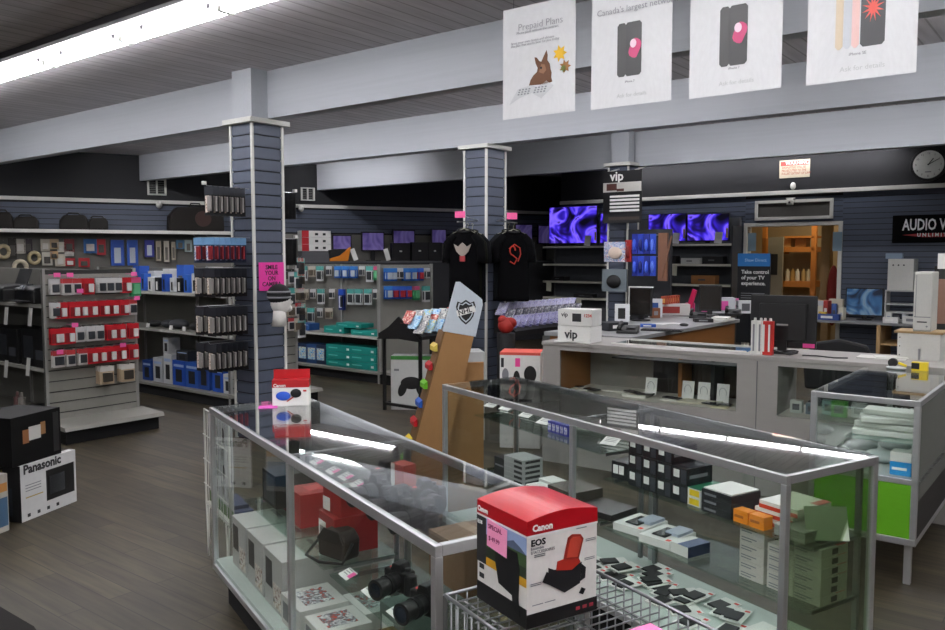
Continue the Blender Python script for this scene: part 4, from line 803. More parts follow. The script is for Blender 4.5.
M('keyboard_body', [bx(-.2, .2, -.07, .07, 0, .015)], BLACK, kbd, .003); M('keys', [bx(-.19+k*.027, -.167+k*.027, -.06+j*.027, -.037+j*.027, .015, .02) for k in range(14) for j in range(4)], DARK, kbd)
mouse = solo('computer_mouse', [('s', (0, 0, .012), (.03, .05, .018))], BLACK, 'black mouse near the edge of the till counter', 'mouse', tput(684, 326, .961), TF.rz, smooth=True)
for i, (px, py, lab) in enumerate([(628, 333, 'black desk telephone beside the white headset boxes'), (698, 318, 'black desk telephone by the rear till monitor'), (733, 315, 'black card terminal at the far end of the till counter')]):
    q = thing('desk_telephone', lab, 'telephone', tput(px, py, .961), TF.rz+R(-70))
    M('phone_base', [('px', [(-.1, 0), (.1, 0), (.1, .07), (-.1, .025)], -.1, .1)], BLACK, q, .004); M('handset', [('t', [(-.075, -.09, .05), (-.08, 0, .075), (-.075, .09, .09)], [.022, .014, .022], 10)], BLACK, q, smooth=True); M('keypad', [bx(-.01, .07, -.05, .04, .052, .056)], GREYD, q)
for i, (px, py, s_, m, lab) in enumerate([(672, 305, (.42, .2, .14), 'b9b6b3', 'low white sweets display on the till counter'), (722, 303, (.3, .2, .2), 'b7bcc0', 'white speaker carton at the rear of the till counter'), (622, 312, (.16, .14, .2), 'd6d8da', 'white headset box behind the leftmost till monitor'), (655, 307, (.16, .12, .22), 'cfd3d8', 'white and blue headset box between the two till monitors'), (745, 303, (.2, .2, .16), 'c5c7c9', 'small white box at the far end of the till counter')]):
    carton('product_box', lab, 'box', tput(px, py+10, .961), TF.rz+R(-60), s_, mat(m), [('F', 'round_picture', .2, .7, .2, .8, [mat('8f2b24'), mat('d04f9a'), BLACK, mat('1f4a8c'), GREYD][i]), ('L', 'printed_line', .1, .8, .5, .6, GREYT)])
for i in range(7):
    carton('chocolate_box', '%s red and gold sweet box from the left above the white display' % NTH[i], 'box', TF.w(T(672, 315)[0]-.2+.065*i, T(672, 315)[1]+.02, 1.103), TF.rz+R(-80), (.06, .05, .10), mat('a8452c'), [('F', 'gold_picture', .15, .85, .2, .7, mat('d8a05a'))], 'sweet boxes on the till counter')
rbn = solo('ribbon', [('p', [(-.1, 0), (-.03, 0), (.06, .3), (.0, .32), (-.03, .22)], 0, .02)], mat('b3174a', .3), 'broad dark pink ribbon leaning on the till counter', 'ribbon', tput(692, 314, .961), CF.rz)
solo('office_tray', [bx(-.16, .16, -.1, .1, 0, .03), ('b', (0, 0, .04), (.26, .18, .012), (0, 0, R(12)))], OFFW, 'white paper tray at the front edge of the till counter', 'tray', tput(721, 321, .961), TF.rz, bev=.003)
for i, (px, py, w_, d_, h_, m, nm) in enumerate([(690, 312, .12, .1, .12, 'c43a78', 'small pink box behind the pink notes'), (648, 327, .16, .1, .03, '1f4a9c', 'blue flat pack before the left monitor'), (703, 322, .2, .14, .04, '1b1b1d', 'black receipt printer on the till counter'), (714, 309, .14, .1, .16, 'd6d8da', 'white upright box beside the rear till monitor'), (655, 318, .1, .08, .12, '7a4a2c', 'small brown box by the pink notes'), (733, 308, .12, .1, .14, 'e46fae', 'pink box at the far end of the till counter'), (668, 324, .3, .18, .006, 'd8d8d6', 'white sheet lying on the till counter'), (612, 330, .25, .2, .08, '24262b', 'dark flat box at the near end of the till counter')]):
    carton('till_item', nm, 'box', tput(px, py, .961), TF.rz+R(-70+7*i), (w_, d_, h_), mat(m), [('F', 'label_patch', .2, .7, .3, .7, WHITE if i % 2 else GREYT)])
# office chair behind the counter
ch_ = thing('office_chair', 'black office chair back behind the counter near the big monitor', 'chair', (*CF.w(cpx(838, 350, 1.1)[0], 1.15)[:2], 0), CF.rz)
M('backrest', [('p', [(-.25, .62), (.25, .62), (.27, .85), (.2, 1.0), (0, 1.04), (-.2, 1.0), (-.27, .85)], -.03, .04)], mat('1a1a1c', .8), ch_, .02); M('seat', [bx(-.24, .24, .0, .46, .44, .52)], mat('1a1a1c', .8), ch_, .03); M('gas_column', [('c', (0, .22, .25), .03, .03, .4)], STEEL, ch_)
M('back_bracket', [bx(-.03, .03, .02, .06, .44, .7)], BLACK, ch_)
M('star_base', [('b', (.14*math.cos(a), .22+.14*math.sin(a), .07), (.28, .04, .03), (0, 0, a)) for a in [k*2*math.pi/5 for k in range(5)]], BLACK, ch_)
M('caster', [('s', (.27*math.cos(a), .22+.27*math.sin(a), .03), (.03, .03, .03)) for a in [k*2*math.pi/5 for k in range(5)]], BLACK, ch_)
# desk along the rear wall
DF = FR(AW.w(AW.pl(800, 322, -1.0)[0], -1.0)[:2], -38)
dw = AW.pl(955, 322, -1.0)[0]-AW.pl(800, 322, -1.0)[0]
dzt = AW.pl(860, 322, -1.0)[1]
dk_ = thing('office_desk', 'grey and light wood desk along the slatted rear wall', 'desk', DF.w(0, 0, 0), DF.rz)
M('desktop', [bx(0, dw, 0, .8, dzt-.035, dzt)], mat('77787a', .5), dk_, .003)
for f in (.02, .52, .97): M('desk_leg', [bx(dw*f, dw*f+.05, .02, .78, 0, dzt-.035)], mat('a98a5e', .6), dk_)
M('low_shelf', [bx(dw*.54, dw*.97, .05, .75, .42, .45)], mat('a98a5e', .6), dk_)
def dpx(px, y): return AW.pl(px, 320, -1.0+y)[0]-AW.pl(800, 322, -1.0)[0]
monitor('blue-screened monitor on the desk by the rear wall', DF, dpx(863.5, .4), .4, dzt+.001, .52, .42, 0, picture_mat('desktop picture', ['0f2038', '2c5a86', '6f8ea6', '6c3f34'], 3, .12), False, .06)
for i, (px, py0, py1, w_, yy, m) in enumerate([(901, 259, 290, .34, .55, 'd0d0ca')]):
    z0 = AW.pl(px, py1, -1.0+yy)[1]
    st_ = solo('document_tray_stack', [bx(-.2, .2, -.14, .14, z-.0, z+.02) for z in (0, .12, .24)]+[bx(-.2, -.18, -.14, .14, 0, z0-dzt), bx(.18, .2, -.14, .14, 0, z0-dzt), bx(-.2, .2, -.14, .14, z0-dzt-.02, z0-dzt)], mat('b3b4b2'), 'low white tray rack under the beige computer tower', 'rack', DF.w(dpx(px, yy), yy, dzt+.001), DF.rz)
    t2 = thing('computer_tower', 'wide beige computer tower on the desk by the rear wall', 'computer', DF.w(dpx(px, yy), yy, z0+.002), DF.rz)
    h_ = AW.pl(px, py0, -1.0+yy)[1]-z0
    M('tower_case', [bx(-w_/2, w_/2, -.16, .16, 0, h_)], mat(m), t2, .006); M('vent_dots', [('c', (-.1+.07*k, -.162, h_*.8), .012, .012, .004, (math.pi/2, 0, 0), 10) for k in range(3)], INK, t2)
    solo('blue_box', [bx(-.12, .1, -.06, .06, 0, .08)], mat('7f93a8'), 'pale blue box lying on top of the beige tower', 'box', DF.w(dpx(px-8, yy), yy, z0+h_+.004), DF.rz, bev=.003)
rndc = ['d8d8d4', '8f9ab0', 'c9c4b2', 'a33a35', '2f4f8c', 'e0dcc8', '77808a', 'caa83a', 'd8d8d4', '3c3f46', 'b7bcc2', '6b4a3a']
for i, (px, yy, h_) in enumerate([(806, .25, .26), (813, .3, .22), (820, .22, .2), (827, .3, .28), (834, .25, .24), (842, .3, .18), (812, .12, .1), (824, .1, .12), (889, .3, .14), (896, .2, .1), (905, .3, .12), (930, .4, .3)]):
    carton('file_box', '%s box or file from the left standing on the office desk' % NTH[i], 'file', DF.w(dpx(px, yy), yy, dzt+.001), DF.rz+R(random.uniform(-12, 12)), (.07, .05 if i > 5 else .12, h_), mat(rndc[i]), [('F', 'label_patch', .2, .8, .3, .6, mat(rndc[(i+5) % 12]))], 'boxes and files on the desk')
for i, (px, yy, w_, h_, m, nm) in enumerate([(809, .5, .2, .3, 'd9d9d6', 'white upright carton'), (822, .52, .24, .26, 'b9bcc0', 'grey upright carton'), (836, .5, .2, .3, 'c9c2b0', 'cream upright carton'), (829, .12, .3, .09, '2f4a8f', 'flat blue tray'), (812, .4, .14, .2, '9a3a34', 'dark red box'), (891, .12, .2, .08, 'd8d8d4', 'low white box'), (915, .15, .3, .1, 'c9c9c6', 'wide white box'), (880, .5, .14, .22, '30333a', 'dark upright box')]):
    carton('office_box', nm+' among the clutter on the desk by the rear wall', 'box', DF.w(dpx(px, yy), yy, dzt+.001), DF.rz, (w_, .1, h_), mat(m), [('F', 'label_patch', .15, .7, .3, .7, WHITE if i % 2 else GREYT)])
# advertising stand by the doorway
kx0, kz1 = AW.pl(738, 253.5, -1.6); kx1 = AW.pl(770.5, 254, -1.6)[0]; kw = kx1-kx0
ad = thing('advertising_sign', 'blue and black sign with white words left of the doorway', 'sign', AW.w(kx0, -1.6, 0), AW.rz)
hh = kz1
M('sign_panel', [bx(0, kw, 0, .03, .4, hh)], mat('17191c', .4), ad); M('blue_header', [bx(0, kw, -.003, 0, hh-.19, hh)], mat('2f7cc4', .4), ad); M('pole', [bx(kw/2-.03, kw/2+.03, .03, .06, 0, hh*.8)], GREYD, ad); M('foot', [bx(kw/2-.25, kw/2+.25, -.12, .2, 0, .02)], GREYD, ad)
text(ad, 'Shaw Direct', (kw*.22, -.004, hh-.12), .065, FRONT, mat('bcd8f2'))
for k, t_ in enumerate(('Take control', 'of your TV', 'experience.')): text(ad, t_, (kw*.12, -.001, hh-.30-.085*k), .078, FRONT, WHITE, bold=.002)
M('printed_line', [bx(kw*.12, kw*.85, -.001, 0, hh-.60-.035*k, hh-.59-.035*k) for k in range(3)], GREYT, ad)
# ================================================================== HANGING PACKS
def mkpack(w_, h_, card, prod, head=None, pic=None, depth=.018):
    def f():
        o = thing('blister_pack', '', 'pack', (0, 0, 0))
        M('card', [bx(-w_/2, w_/2, -.001, .001, -h_, 0)], card, o)
        if head: M('header', [bx(-w_/2, w_/2, -.0018, -.001, -h_*.28, 0)], head, o)
        if pic: M('picture', [bx(-w_*.42, w_*.1, -.0018, -.001, -h_*.9, -h_*.32)], pic, o)
        M('blister', [bx(-w_*.05 if pic else -w_*.3, w_*.38, -depth, -.001, -h_*.86, -h_*.34)], prod, o, .004)
        return o
    return Proto(f)
RW = mkpack(.105, .15, mat('bb1a26', .4), mat('d0cecc', .3), None, mat('7c1018', .5))
WR = mkpack(.085, .15, mat('c9c7c3', .5), mat('33353a', .3), mat('b63a3e', .4))
WB = mkpack(.085, .14, mat('bfbebb', .5), mat('3a3d42', .3), mat('c4c4c4', .5))
TN = mkpack(.14, .17, mat('b7a489', .5), mat('3b3630', .3), mat('c9c6c0', .5))
GN = mkpack(.10, .19, mat('2f8a58', .5), mat('5fae7c', .3), mat('c94a7a', .5))
BLk = mkpack(.125, .25, mat('17181b', .45), mat('8f8c88', .3), mat('2c2f36', .4), PAPERS[0])
BLb = mkpack(.125, .22, mat('26324a', .45), mat('8a2a30', .3), mat('6f9ac0', .4), PAPERS[1])
BU = mkpack(.12, .17, mat('1f5cae', .4), mat('aab4bd', .3), mat('2f7ac8', .5))
RD = mkpack(.11, .17, mat('24479a', .4), mat('b03038', .3), mat('2f5fc0', .5))
WT = mkpack(.12, .22, mat('c9cbcb', .5), mat('303336', .3), mat('4fa39b', .5))
BG = mkpack(.12, .16, mat('a79f90', .5), mat('5c5348', .3), mat('b9b2a4', .5))
TNm = mkpack(.11, .30, mat('1b2a6e', .45), mat('20242c', .3), mat('1f4cb0', .4), mat('c9ccd6', .5))
ROWN = ['top', 'second', 'third', 'fourth', 'fifth', 'sixth']
def hook(par, x, y, z, L=.2, d=(0, -1)):
    M('peg_hook', [('t', [(x, y, z), (x+d[0]*L, y+d[1]*L, z), (x+d[0]*(L+.015), y+d[1]*(L+.015), z+.02)], .0028, 5)], STEEL, par)
# the end of the far left gondola
GF = FR(B(7.72, 3.93), 52)
rows = [(279, [(54, WB), (66, WR), (76, WR), (88, RW), (101, WB), (109, WB), (117, WB), (126, RW), (135, GN)]),
        (302, [(50, WB), (61, RW), (74, RW), (82, RW), (92, RW), (104, RW), (113, RW), (124, RW), (132, WR)]),
        (327, [(48, RW), (58, RW), (69, RW), (79, WB), (90, WB), (99, WB), (111, RW), (120, RW), (133, RW)]),
        (349, [(51, WR), (59, WR), (70, WR), (82, WR), (92, RW), (101, RW), (111, RW), (121, RW), (133, RW)]),
        (369, [(106, TN), (127, TN)])]
for r_, (py, its) in enumerate(rows):
    for i, (px, P) in enumerate(its):
        px2 = 42+(px-42)*1.0
        x, _ = GF.pl(px2, py, -.14); _, z = GF.pl(88, py-1, -.14)
        x = max(-.41, min(.41, x)); hook(g1, x, -.012, z, .16)
        for dpt in range(3 if r_ == 4 else 2):
            P(GF.w(x+.006*dpt, -.155+.05*dpt, z-.003), GF.rz, '%s pack of the %s row on the slatwall end, %s on its hook' % (NTH[i], ROWN[r_], ['front', 'second', 'third'][dpt]), 'packs on the far left slatwall end')
for i, (px, py) in enumerate([(57, 275), (70, 275), (134, 274), (137, 298), (80, 291), (75, 325), (123, 345), (60, 352)]):
    x, z = GF.pl(px, py, -.18); x = max(-.42, min(.43, x))
    solo('pink_price_flag', [bx(-.03, .03, 0, .002, -.02, .02), ('t', [(0, .002, 0), (0, .165, 0)], .002, 5)], mat('ee5fa6'), '%s pink price flag sticking out of the slatwall end, counted from the top' % NTH[i], 'price flag', GF.w(x, -.182, z), GF.rz, 'pink price flags')
# left side of that gondola: printers and boxes on shelves
def printer(lab, fr, x, y, z, deg):
    o = thing('printer', lab, 'printer', fr.w(x, y, z), fr.rz+R(deg))
    M('printer_body', [bx(-.2, .2, -.15, .15, 0, .13)], BLACK, o, .015); M('lid', [('px', [(-.15, .13), (.15, .13), (.15, .17), (-.12, .15)], -.2, .2)], DARK, o, .005); M('paper_tray', [bx(-.13, .13, -.25, -.15, .02, .03)], DARK, o)
    M('control_panel', [('b', (0, -.155, .15), (.12, .06, .012), (R(40), 0, 0))], GREYD, o); M('raised_cover', [('b', (.05, .12, .24), (.26, .012, .16), (R(-20), 0, 0))], DARK, o); M('display', [('b', (0, -.160, .157), (.05, .03, .004), (R(40), 0, 0))], mat('30465c', .2), o)
    return o
printer('black printer with raised cover on the top left shelf', GF, -.30, .40, 1.252, -90)
printer('black printer beyond the one with the raised cover', GF, -.30, 1.05, 1.252, -90)
for i, (y, z, s_, m) in enumerate([(.9, .651, (.5, .3, .34), '17181a'), (.33, .651, (.5, .3, .36), '151617'), (.35, .151, (.4, .3, .1), '2b2c2f'), (1.5, .651, (.5, .3, .32), '1b1c1f'), (.12, 1.252, (.12, .1, .13), '1c2747'), (.72, 1.252, (.10, .1, .12), '27406c')]):
    carton('product_box', ['large black box on the middle left shelf', 'large black box nearest the slatwall end, middle shelf', 'dark flat box on the lowest left shelf', 'farthest large black box on the middle left shelf', 'small dark blue box beside the printer', 'small blue box between two printers'][i], 'box', GF.w(-.26, y, z), face(GF, -90), s_, mat(m), [('F', 'label_patch', .6, .9, .2, .45, mat('4c5058')), ('F', 'product_picture', .1, .5, .2, .8, mat('33363c', .3))])
for i in range(8):
    solo('bottle', [('c', (0, 0, .08), .035, .035, .16), ('c', (0, 0, .185), .015, .012, .05)], mat(['8c8a84', '6f6e6b', 'a09c94', '7a5a58'][i % 4], .3), '%s small bottle from the gondola end on the lowest left shelf' % NTH[i], 'bottle', GF.w(-.38, .08+.1*i, .152 if i not in (2, 3, 4, 5) else .152), GF.rz, 'bottles on the lowest left shelf') if not 1 <= i <= 5 else None
for i, (px, py) in enumerate([(5, 316), (29, 317), (5, 369), (27, 367)]):
    x = -.462; y = FR(GF.w(x, 0)[:2], 52).rz and None
    rr = ray(px, py); r2 = Vector((rr.x, rr.y)); t = (-.462+GF.o.dot(GF.X))/r2.dot(GF.X); yy = (r2*t-GF.o).dot(GF.Y); zz = H+rr.z*t
    solo('price_slip', [('b', (0, 0, -.0), (.075, .002, .17), (R(-6), 0, 0))], WHITE, 'hanging white price slip, %s on the left shelf fronts' % ['far upper', 'near upper', 'far lower', 'near lower'][i], 'price slip', GF.w(-.452, yy, zz), face(GF, -90), 'white price slips')
# run behind the column: boxes on its shelves
QF = FR(B(7.62, 5.88), 52)
BLUEB = [('F', 'product_picture', .25, .75, .15, .65, INK), ('F', 'white_stripe', .1, .9, .75, .85, mat('9fb4d8'))]
def qx(px, z, x=-.44):                       # y along the run of a pixel at the shelf front
    rr = ray(px, 300); r2 = Vector((rr.x, rr.y)); t = (x+QF.o.dot(QF.X))/r2.dot(QF.X); return (r2*t-QF.o).dot(QF.Y)
bc = ['1d4fae', '2453a6', 'c9cbcb', '1f4590', 'd6d6d2', '1c3f8c', '2a5cb8', 'b9bcc0']
for i, (px, w_, h_, m) in enumerate([(141, .2, .25, '1f4590'), (152, .2, .3, 'b9bcc0'), (162, .17, .36, 'c9cbcb'), (173, .26, .3, '1d4fae'), (186, .26, .3, '2453a6'), (198, .22, .34, '1f4590'), (212, .2, .3, '1d4fae'), (222, .16, .25, 'c9cbcb'), (232, .16, .2, '2a5cb8')]):
    if i in (7,): h_ = .22
    carton('toy_box', '%s box from the left on the bottom deck behind the column, %s' % (NTH[i], 'white' if m in ('b9bcc0', 'c9cbcb') else 'blue'), 'box', QF.w(-.30, qx(px, .2), .152), face(QF, -90), (w_, .18, h_), mat(m), BLUEB, 'boxes on the bottom deck behind the column')
for i, (px, w_, h_, m) in enumerate([(176, .34, .12, '33363b'), (160, .16, .2, 'bfc1c2'), (196, .2, .14, '2453a6')]):
    z0 = .152+[.302, .302, .302][i]
    carton('toy_box', ['dark clear-lidded box stacked on the blue boxes', 'white box stacked on the white ones behind the column', 'blue box on top of the stacked blue boxes'][i], 'box', QF.w(-.30, qx(px, .2), .152+[.302, .362, .342][i]), face(QF, -90), (w_*.7, .16, h_), mat(m), BLUEB)
for i, (px, w_, h_, m) in enumerate([(144, .18, .08, '25272a'), (157, .14, .10, '3a3d42'), (168, .34, .12, '3f4145'), (186, .24, .1, '151618'), (205, .16, .26, 'a3a6a4'), (216, .2, .1, '1b1c1e')]):
    q = solo('handheld_radio', [('s', (0, 0, h_/2), (w_/2, .09, h_/2))], mat(m, .6), '%s dark gadget from the left on the middle shelf behind the column' % NTH[i], 'gadget', QF.w(-.30, qx(px, .8), .822), face(QF, -90), 'dark gadgets on the middle shelf', smooth=True) if i != 4 else carton('speaker_box', 'white and dark box on the middle shelf behind the column', 'box', QF.w(-.28, qx(px, .8), .822), face(QF, -90), (w_, .14, h_), mat(m), [('F', 'dark_top', 0, 1, .6, 1, INK), ('F', 'product_picture', .3, .7, .1, .5, INK)])
for i, px in enumerate((147, 170, 183, 199)):
    solo('price_tag', [('b', (0, 0, .03), (.07, .002, .05), (R(-15), 0, 0))], WHITE, '%s white price tag from the left on the middle shelf edge' % NTH[i], 'price tag', QF.w(-.437, qx(px, .8), .820), face(QF, -90), 'white tags on the middle shelf')
hpal = ['2b5fc0', 'd9dadb', '1c1d20', '2553b0', 'cfd1d3', '17181a', '2d66c4', 'd2d4d6', '141517', 'c9cbce', 'b7bcc2', '2f62bd', '9aa0a6']
for i, px in enumerate((139, 146, 153, 160, 168, 175, 182, 190, 197, 204, 212, 220, 228)):
    tl = .30 if i in (0, 3, 7, 6) else .24
    carton('telephone_set', '%s upright telephone or handset box from the left on the top shelf behind the column' % NTH[min(i, 11)] if i < 12 else 'last upright handset box on the top shelf, next to the column', 'box', QF.w(-.34, qx(px, 1.3), 1.272), face(QF, -90), (.085, .09, tl*.7), mat(hpal[i]), [('F', 'handset_picture', .3, .7, .1, .7, BLACK if hpal[i][0] not in '1' else WHITE)], 'upright boxes on the top shelf behind the column', bev=.002)
for i, px in enumerate((142, 157, 172, 186, 201, 215)):
    carton('telephone_box', '%s tall blue or white box from the left at the rear of the top shelf' % NTH[i], 'box', QF.w(-.17, qx(px, 1.3, -.17), 1.272), face(QF, -90), (.15, .14, [.30, .24, .27, .32, .22, .30][i]), mat(['2553b0', 'c7c9cb', 'd2d2cf', '2a5cb8', 'b4c4c8', 'c9c9c4'][i]), [('F', 'product_picture', .2, .8, .15, .6, GREYD)], 'tall boxes at the rear of the top shelf')
# ---------------------------------------------------------------- goods on the left wall under the canopy
WG = [(3, 240, 14, 22, 'c7b894', 'tan coil'), (12, 238, 7, 20, '2b2620', 'dark cable'), (20, 239, 9, 14, 'b8b2a6', 'white plug pack'), (28, 239, 7, 14, '3a2f38', 'dark plug pack'), (20, 259, 15, 16, 'd0c6ae', 'white cable roll'), (34, 250, 13, 15, 'bdb08a', 'coiled tan cable'),
      (45, 239, 8, 12, 'bfb9a9', 'cream socket pack'), (54, 239, 8, 10, 'c9b08c', 'tan socket pack'), (61, 242, 7, 10, 'd2cdbf', 'pale socket pack'), (69, 239, 9, 13, '7c2026', 'dark red pack'), (69, 249, 8, 7, 'd9d6d0', 'white square pack'), (47, 252, 9, 13, 'c4c1b6', 'off-white cable pack'), (60, 254, 9, 12, 'cdc5b4', 'cream cable pack'), (54, 251, 7, 8, 'c6a076', 'small tan pack'),
      (70, 258, 9, 8, 'b3222c', 'red pack above the slatwall end'), (84, 258, 10, 9, 'b3222c', 'second red pack above the slatwall end'), (90, 239, 12, 14, '2a66a8', 'blue boxed pack'), (101, 239, 8, 16, 'b3212b', 'bright red pack')]
for i, (px, py, w_, h_, m, nm) in enumerate(WG):
    x, z = LW.pl(px, py, -.09); k = .0163
    o = thing('cable_pack', nm+' on the left wall pegboard, %s from the left' % (NTH[i % 12]), 'pack', LW.w(x, -.09, z), LW.rz)
    if 'coil' in nm or 'roll' in nm:
        r_ = w_*k/2; M('cable_ring', [('t', [(r_*.7*math.cos(a), -.01, -h_*k/2+r_*.8*math.sin(a)) for a in [j*math.pi/8 for j in range(17)]], r_*.28, 8)], mat(m), o, smooth=True)
    else:
        M('card', [bx(-w_*k/2, w_*k/2, -.002, 0, -h_*k, 0)], mat(m), o); M('product', [bx(-w_*k*.3, w_*k*.3, -.03, -.002, -h_*k*.85, -h_*k*.35)], mat('4a4640' if i % 2 else 'd0cdc6'), o, .004)
    M('hook', [('t', [(0, .078, -.004), (0, -.03, -.004)], .003, 5)], STEEL, o)
for i, (px, py, w_, h_, m) in enumerate([(117, 240, 12, 25, '1f4fae'), (132, 240, 10, 25, '2457b4'), (149, 240, 9, 17, '3b3f9c'), (158, 241, 5, 20, 'a99f8c'), (166, 241, 5, 21, 'b9b3a4'), (173, 242, 4, 18, 'aaa08f'), (180, 240, 8, 9, '4f7ea0'), (188, 240, 7, 12, 'a9bcb8'), (198, 241, 10, 12, '4c6660'), (212, 240, 12, 14, '3d5850'), (224, 241, 8, 12, '51655c')]):
    x, z = LW.pl(px, py, -.09); k = .0168
    o = thing('boxed_pack', '%s pack from the left in the row hanging above the telephone shelf' % NTH[i], 'pack', LW.w(x, -.09, z), LW.rz, 'packs above the telephone shelf')
    M('card', [bx(-w_*k/2, w_*k/2, -.03, 0, -h_*k, 0)], mat(m), o, .003); M('white_panel', [bx(-w_*k*.25, w_*k*.25, -.032, -.03, -h_*k*.9, -h_*k*.3)], mat('b9c2cc' if i < 3 else '6b6760'), o); M('hook', [('t', [(0, .078, -.004), (0, -.0, -.004)], .003, 5)], STEEL, o)
# bags on the canopy
for i, (px, w_, h_, m) in enumerate([(1, .34, .26, '1c1714'), (26, .36, .2, '1f1b17'), (74, .42, .24, '15120f'), (98, .30, .2, '1a1714'), (196, .9, .42, '1a1411')]):
    x, z = LW.pl(px, 230, -.3)
    o = thing('speaker_case', ['farthest left dark bag lying on the canopy', 'second dark bag from the left on the canopy', 'long low black bag in the middle of the canopy', 'small black bag touching the long low one', 'large black speaker case on the canopy beside the front column'][i], 'bag', LW.w(x, -.28, czz+.022), LW.rz)
    M('bag_body', [('p', [(-w_/2, 0), (w_/2, 0), (w_/2*.97, h_*.7), (w_/2*.75, h_), (-w_/2*.7, h_*.95), (-w_/2*.97, h_*.6)], -.16, .16)], mat(m, .8), o, .03); M('handle', [('t', [(-.1, 0, h_*.95), (-.07, 0, h_*1.12), (.07, 0, h_*1.12), (.1, 0, h_*.95)], .012, 6)], BLACK, o, smooth=True)
    if i == 4: M('speaker_ring', [('c', (.1, -.165, h_*.5), .13, .13, .01, (math.pi/2, 0, 0), 28)], mat('3a2018', .6), o)
# ---------------------------------------------------------------- monitors and boxes on the rear ledge
PUR = picture_mat('purple screen', ['4a3c80', '7a6cae', '40346f'], 2, .12)
def lpx(px, y=-.3): return LW.pl(px, 250, y)[0]
for i, (px, py0, py1, wpx) in enumerate([(342, 236, 249, 17), (373, 233, 250, 21), (404, 231, 243, 21), (439, 230, 243, 14), (463, 232, 247, 18), (524, 225, 243, 18), (545, 226, 243, 14)]):
    x, z1 = LW.pl(px, py0, -.2); z0 = LW.pl(px, py1, -.2)[1]; k = .0203+.0004*(px-340)/40
    nm = ['first', 'second', 'third', 'fourth', 'fifth', 'sixth', 'seventh'][i]
    o = thing('monitor', '%s purple-screened monitor from the left along the rear left wall' % nm, 'monitor', LW.w(x, -.2, ldz+.001), LW.rz)
    ww_ = wpx*k*.95; M('housing', [bx(-ww_/2-.02, ww_/2+.02, 0, .04, z0-ldz-.02, z1-ldz+.02)], BLACK, o); M('screen', [bx(-ww_/2, ww_/2, -.002, 0, z0-ldz, z1-ldz)], PUR, o); M('stand', [bx(-.04, .04, .01, .03, 0, max(.02, z0-ldz)), bx(-.12, .12, -.08, .1, 0, .012)], BLACK, o)
for k_ in range(3):
    a, b_ = lpx(302, -.42), lpx(331, -.42); z0 = LW.pl(316, 251, -.42)[1]; hh_ = (LW.pl(316, 230.5, -.42)[1]-z0)/3
    cz0 = z0+hh_*k_
    o = carton('printer_carton', '%s of three wide white and red cartons stacked at the left of the rear ledge' % ['bottom', 'middle', 'top'][k_], 'box', LW.w((a+b_)/2, -.28, cz0), LW.rz, (b_-a, .28, hh_-.004), WHITE, [('F', 'red_end', 0, .24, 0, 1, mat('b3222c')), ('F', 'product_picture', .45, .56, .3, .65, INK), ('F', 'product_picture', .72, .82, .3, .65, INK)], 'wide white and red cartons')
a, b_ = lpx(302, -.42), lpx(331, -.42)
solo('display_plinth', [bx(a, b_, -.42, -.14, ldz+.002, LW.pl(316, 251, -.42)[1]-.002)], GREYD, 'dark plinth under the three wide white and red cartons', 'plinth', LW.w(0, 0), LW.rz)
for i, (px, w_, h_, m, nm) in enumerate([(400, 17, 19, '121214', 'left'), (419, 16, 20, '141416', 'middle'), (434, 14, 20, '101012', 'right')]):
    x = lpx(px, -.4); o = carton('speaker_box', '%s black box with a small white mark on the rear ledge' % nm, 'box', LW.w(x, -.4, ldz+.001), LW.rz, (w_*.0205, .12, h_*.0195*.9), mat(m, .5), [('F', 'white_mark', .4, .55, .5, .58, WHITE)], 'black boxes on the rear ledge')
for i, (px, deg) in enumerate([(354, -18), (387, -14)]):
    solo('price_slip', [('b', (0, 0, .12), (.09, .004, .22), (R(-8), R(deg), 0))], WHITE, '%s tilted white price slip on the rear ledge' % ['left', 'right'][i], 'price slip', LW.w(lpx(px, -.45), -.45, ldz+.001), LW.rz)
x = lpx(340, -.42); hm = thing('helmet', 'orange and black flame-patterned helmet box on the rear ledge', 'helmet', LW.w(x, -.42, ldz+.001), LW.rz)
M('shell', [('p', [(-.2, 0), (.14, 0), (.2, .26), (.12, .2), (-.02, .1), (-.2, .06)], -.04, .05)], ORANGE, hm, .01); M('dark_patch', [('p', [(-.2, .05), (-.02, .1), (.1, .2), (-.02, .22), (-.22, .2)], -.045, .04)], BLACK, hm, .005)
# ---------------------------------------------------------------- packs and boxes on the teal-box gondola
RF = FR(B(7.62, 8.28), 52)
def sidepl(px, py, x, fr=RF):
    rr = ray(px, py); r2 = Vector((rr.x, rr.y)); t = (x+fr.o.dot(fr.X))/r2.dot(fr.X); return (r2*t-fr.o).dot(fr.Y), H+rr.z*t
for r_, (py, its) in enumerate([(266, [(303, WT), (311, BG), (319, WT), (328, WB), (337, BU), (345, BU), (353, BU), (361, WB), (369, WT), (376, GN)]), (289, [(304, BG), (312, WB), (320, WT), (331, WB), (341, TNm), (350, WT), (358, WT), (367, WT), (375, WB)]), (308, [(302, BG), (310, WT), (319, WB), (328, BG)])]):
    for i, (px, P) in enumerate(its):
        y, z = sidepl(px, py, -.14); hook(g2, -.03, y, z, .12, (-1, 0))
        for d_ in range(2): P(RF.w(-.14+.035*d_, y, z-.003), face(RF, -90), '%s pack of the %s row above the teal boxes, %s on its hook' % (NTH[i], ROWN[r_], ['front', 'second'][d_]), 'packs above the teal boxes')
TB = mat('13897f', .5)
def teal(px, z, w_, h_, lab, x=-.34, m=TB):
    y, _ = sidepl(px, 340, x-.15); return carton('teal_box', lab, 'box', RF.w(x, y, z), face(RF, -90), (w_, .24, h_), m, [('F', 'white_mark', .8, .9, .3, .6, WHITE), ('F', 'printed_line', .1, .45, .45, .6, mat('5fc0b4'))], 'teal boxes on the gondola')
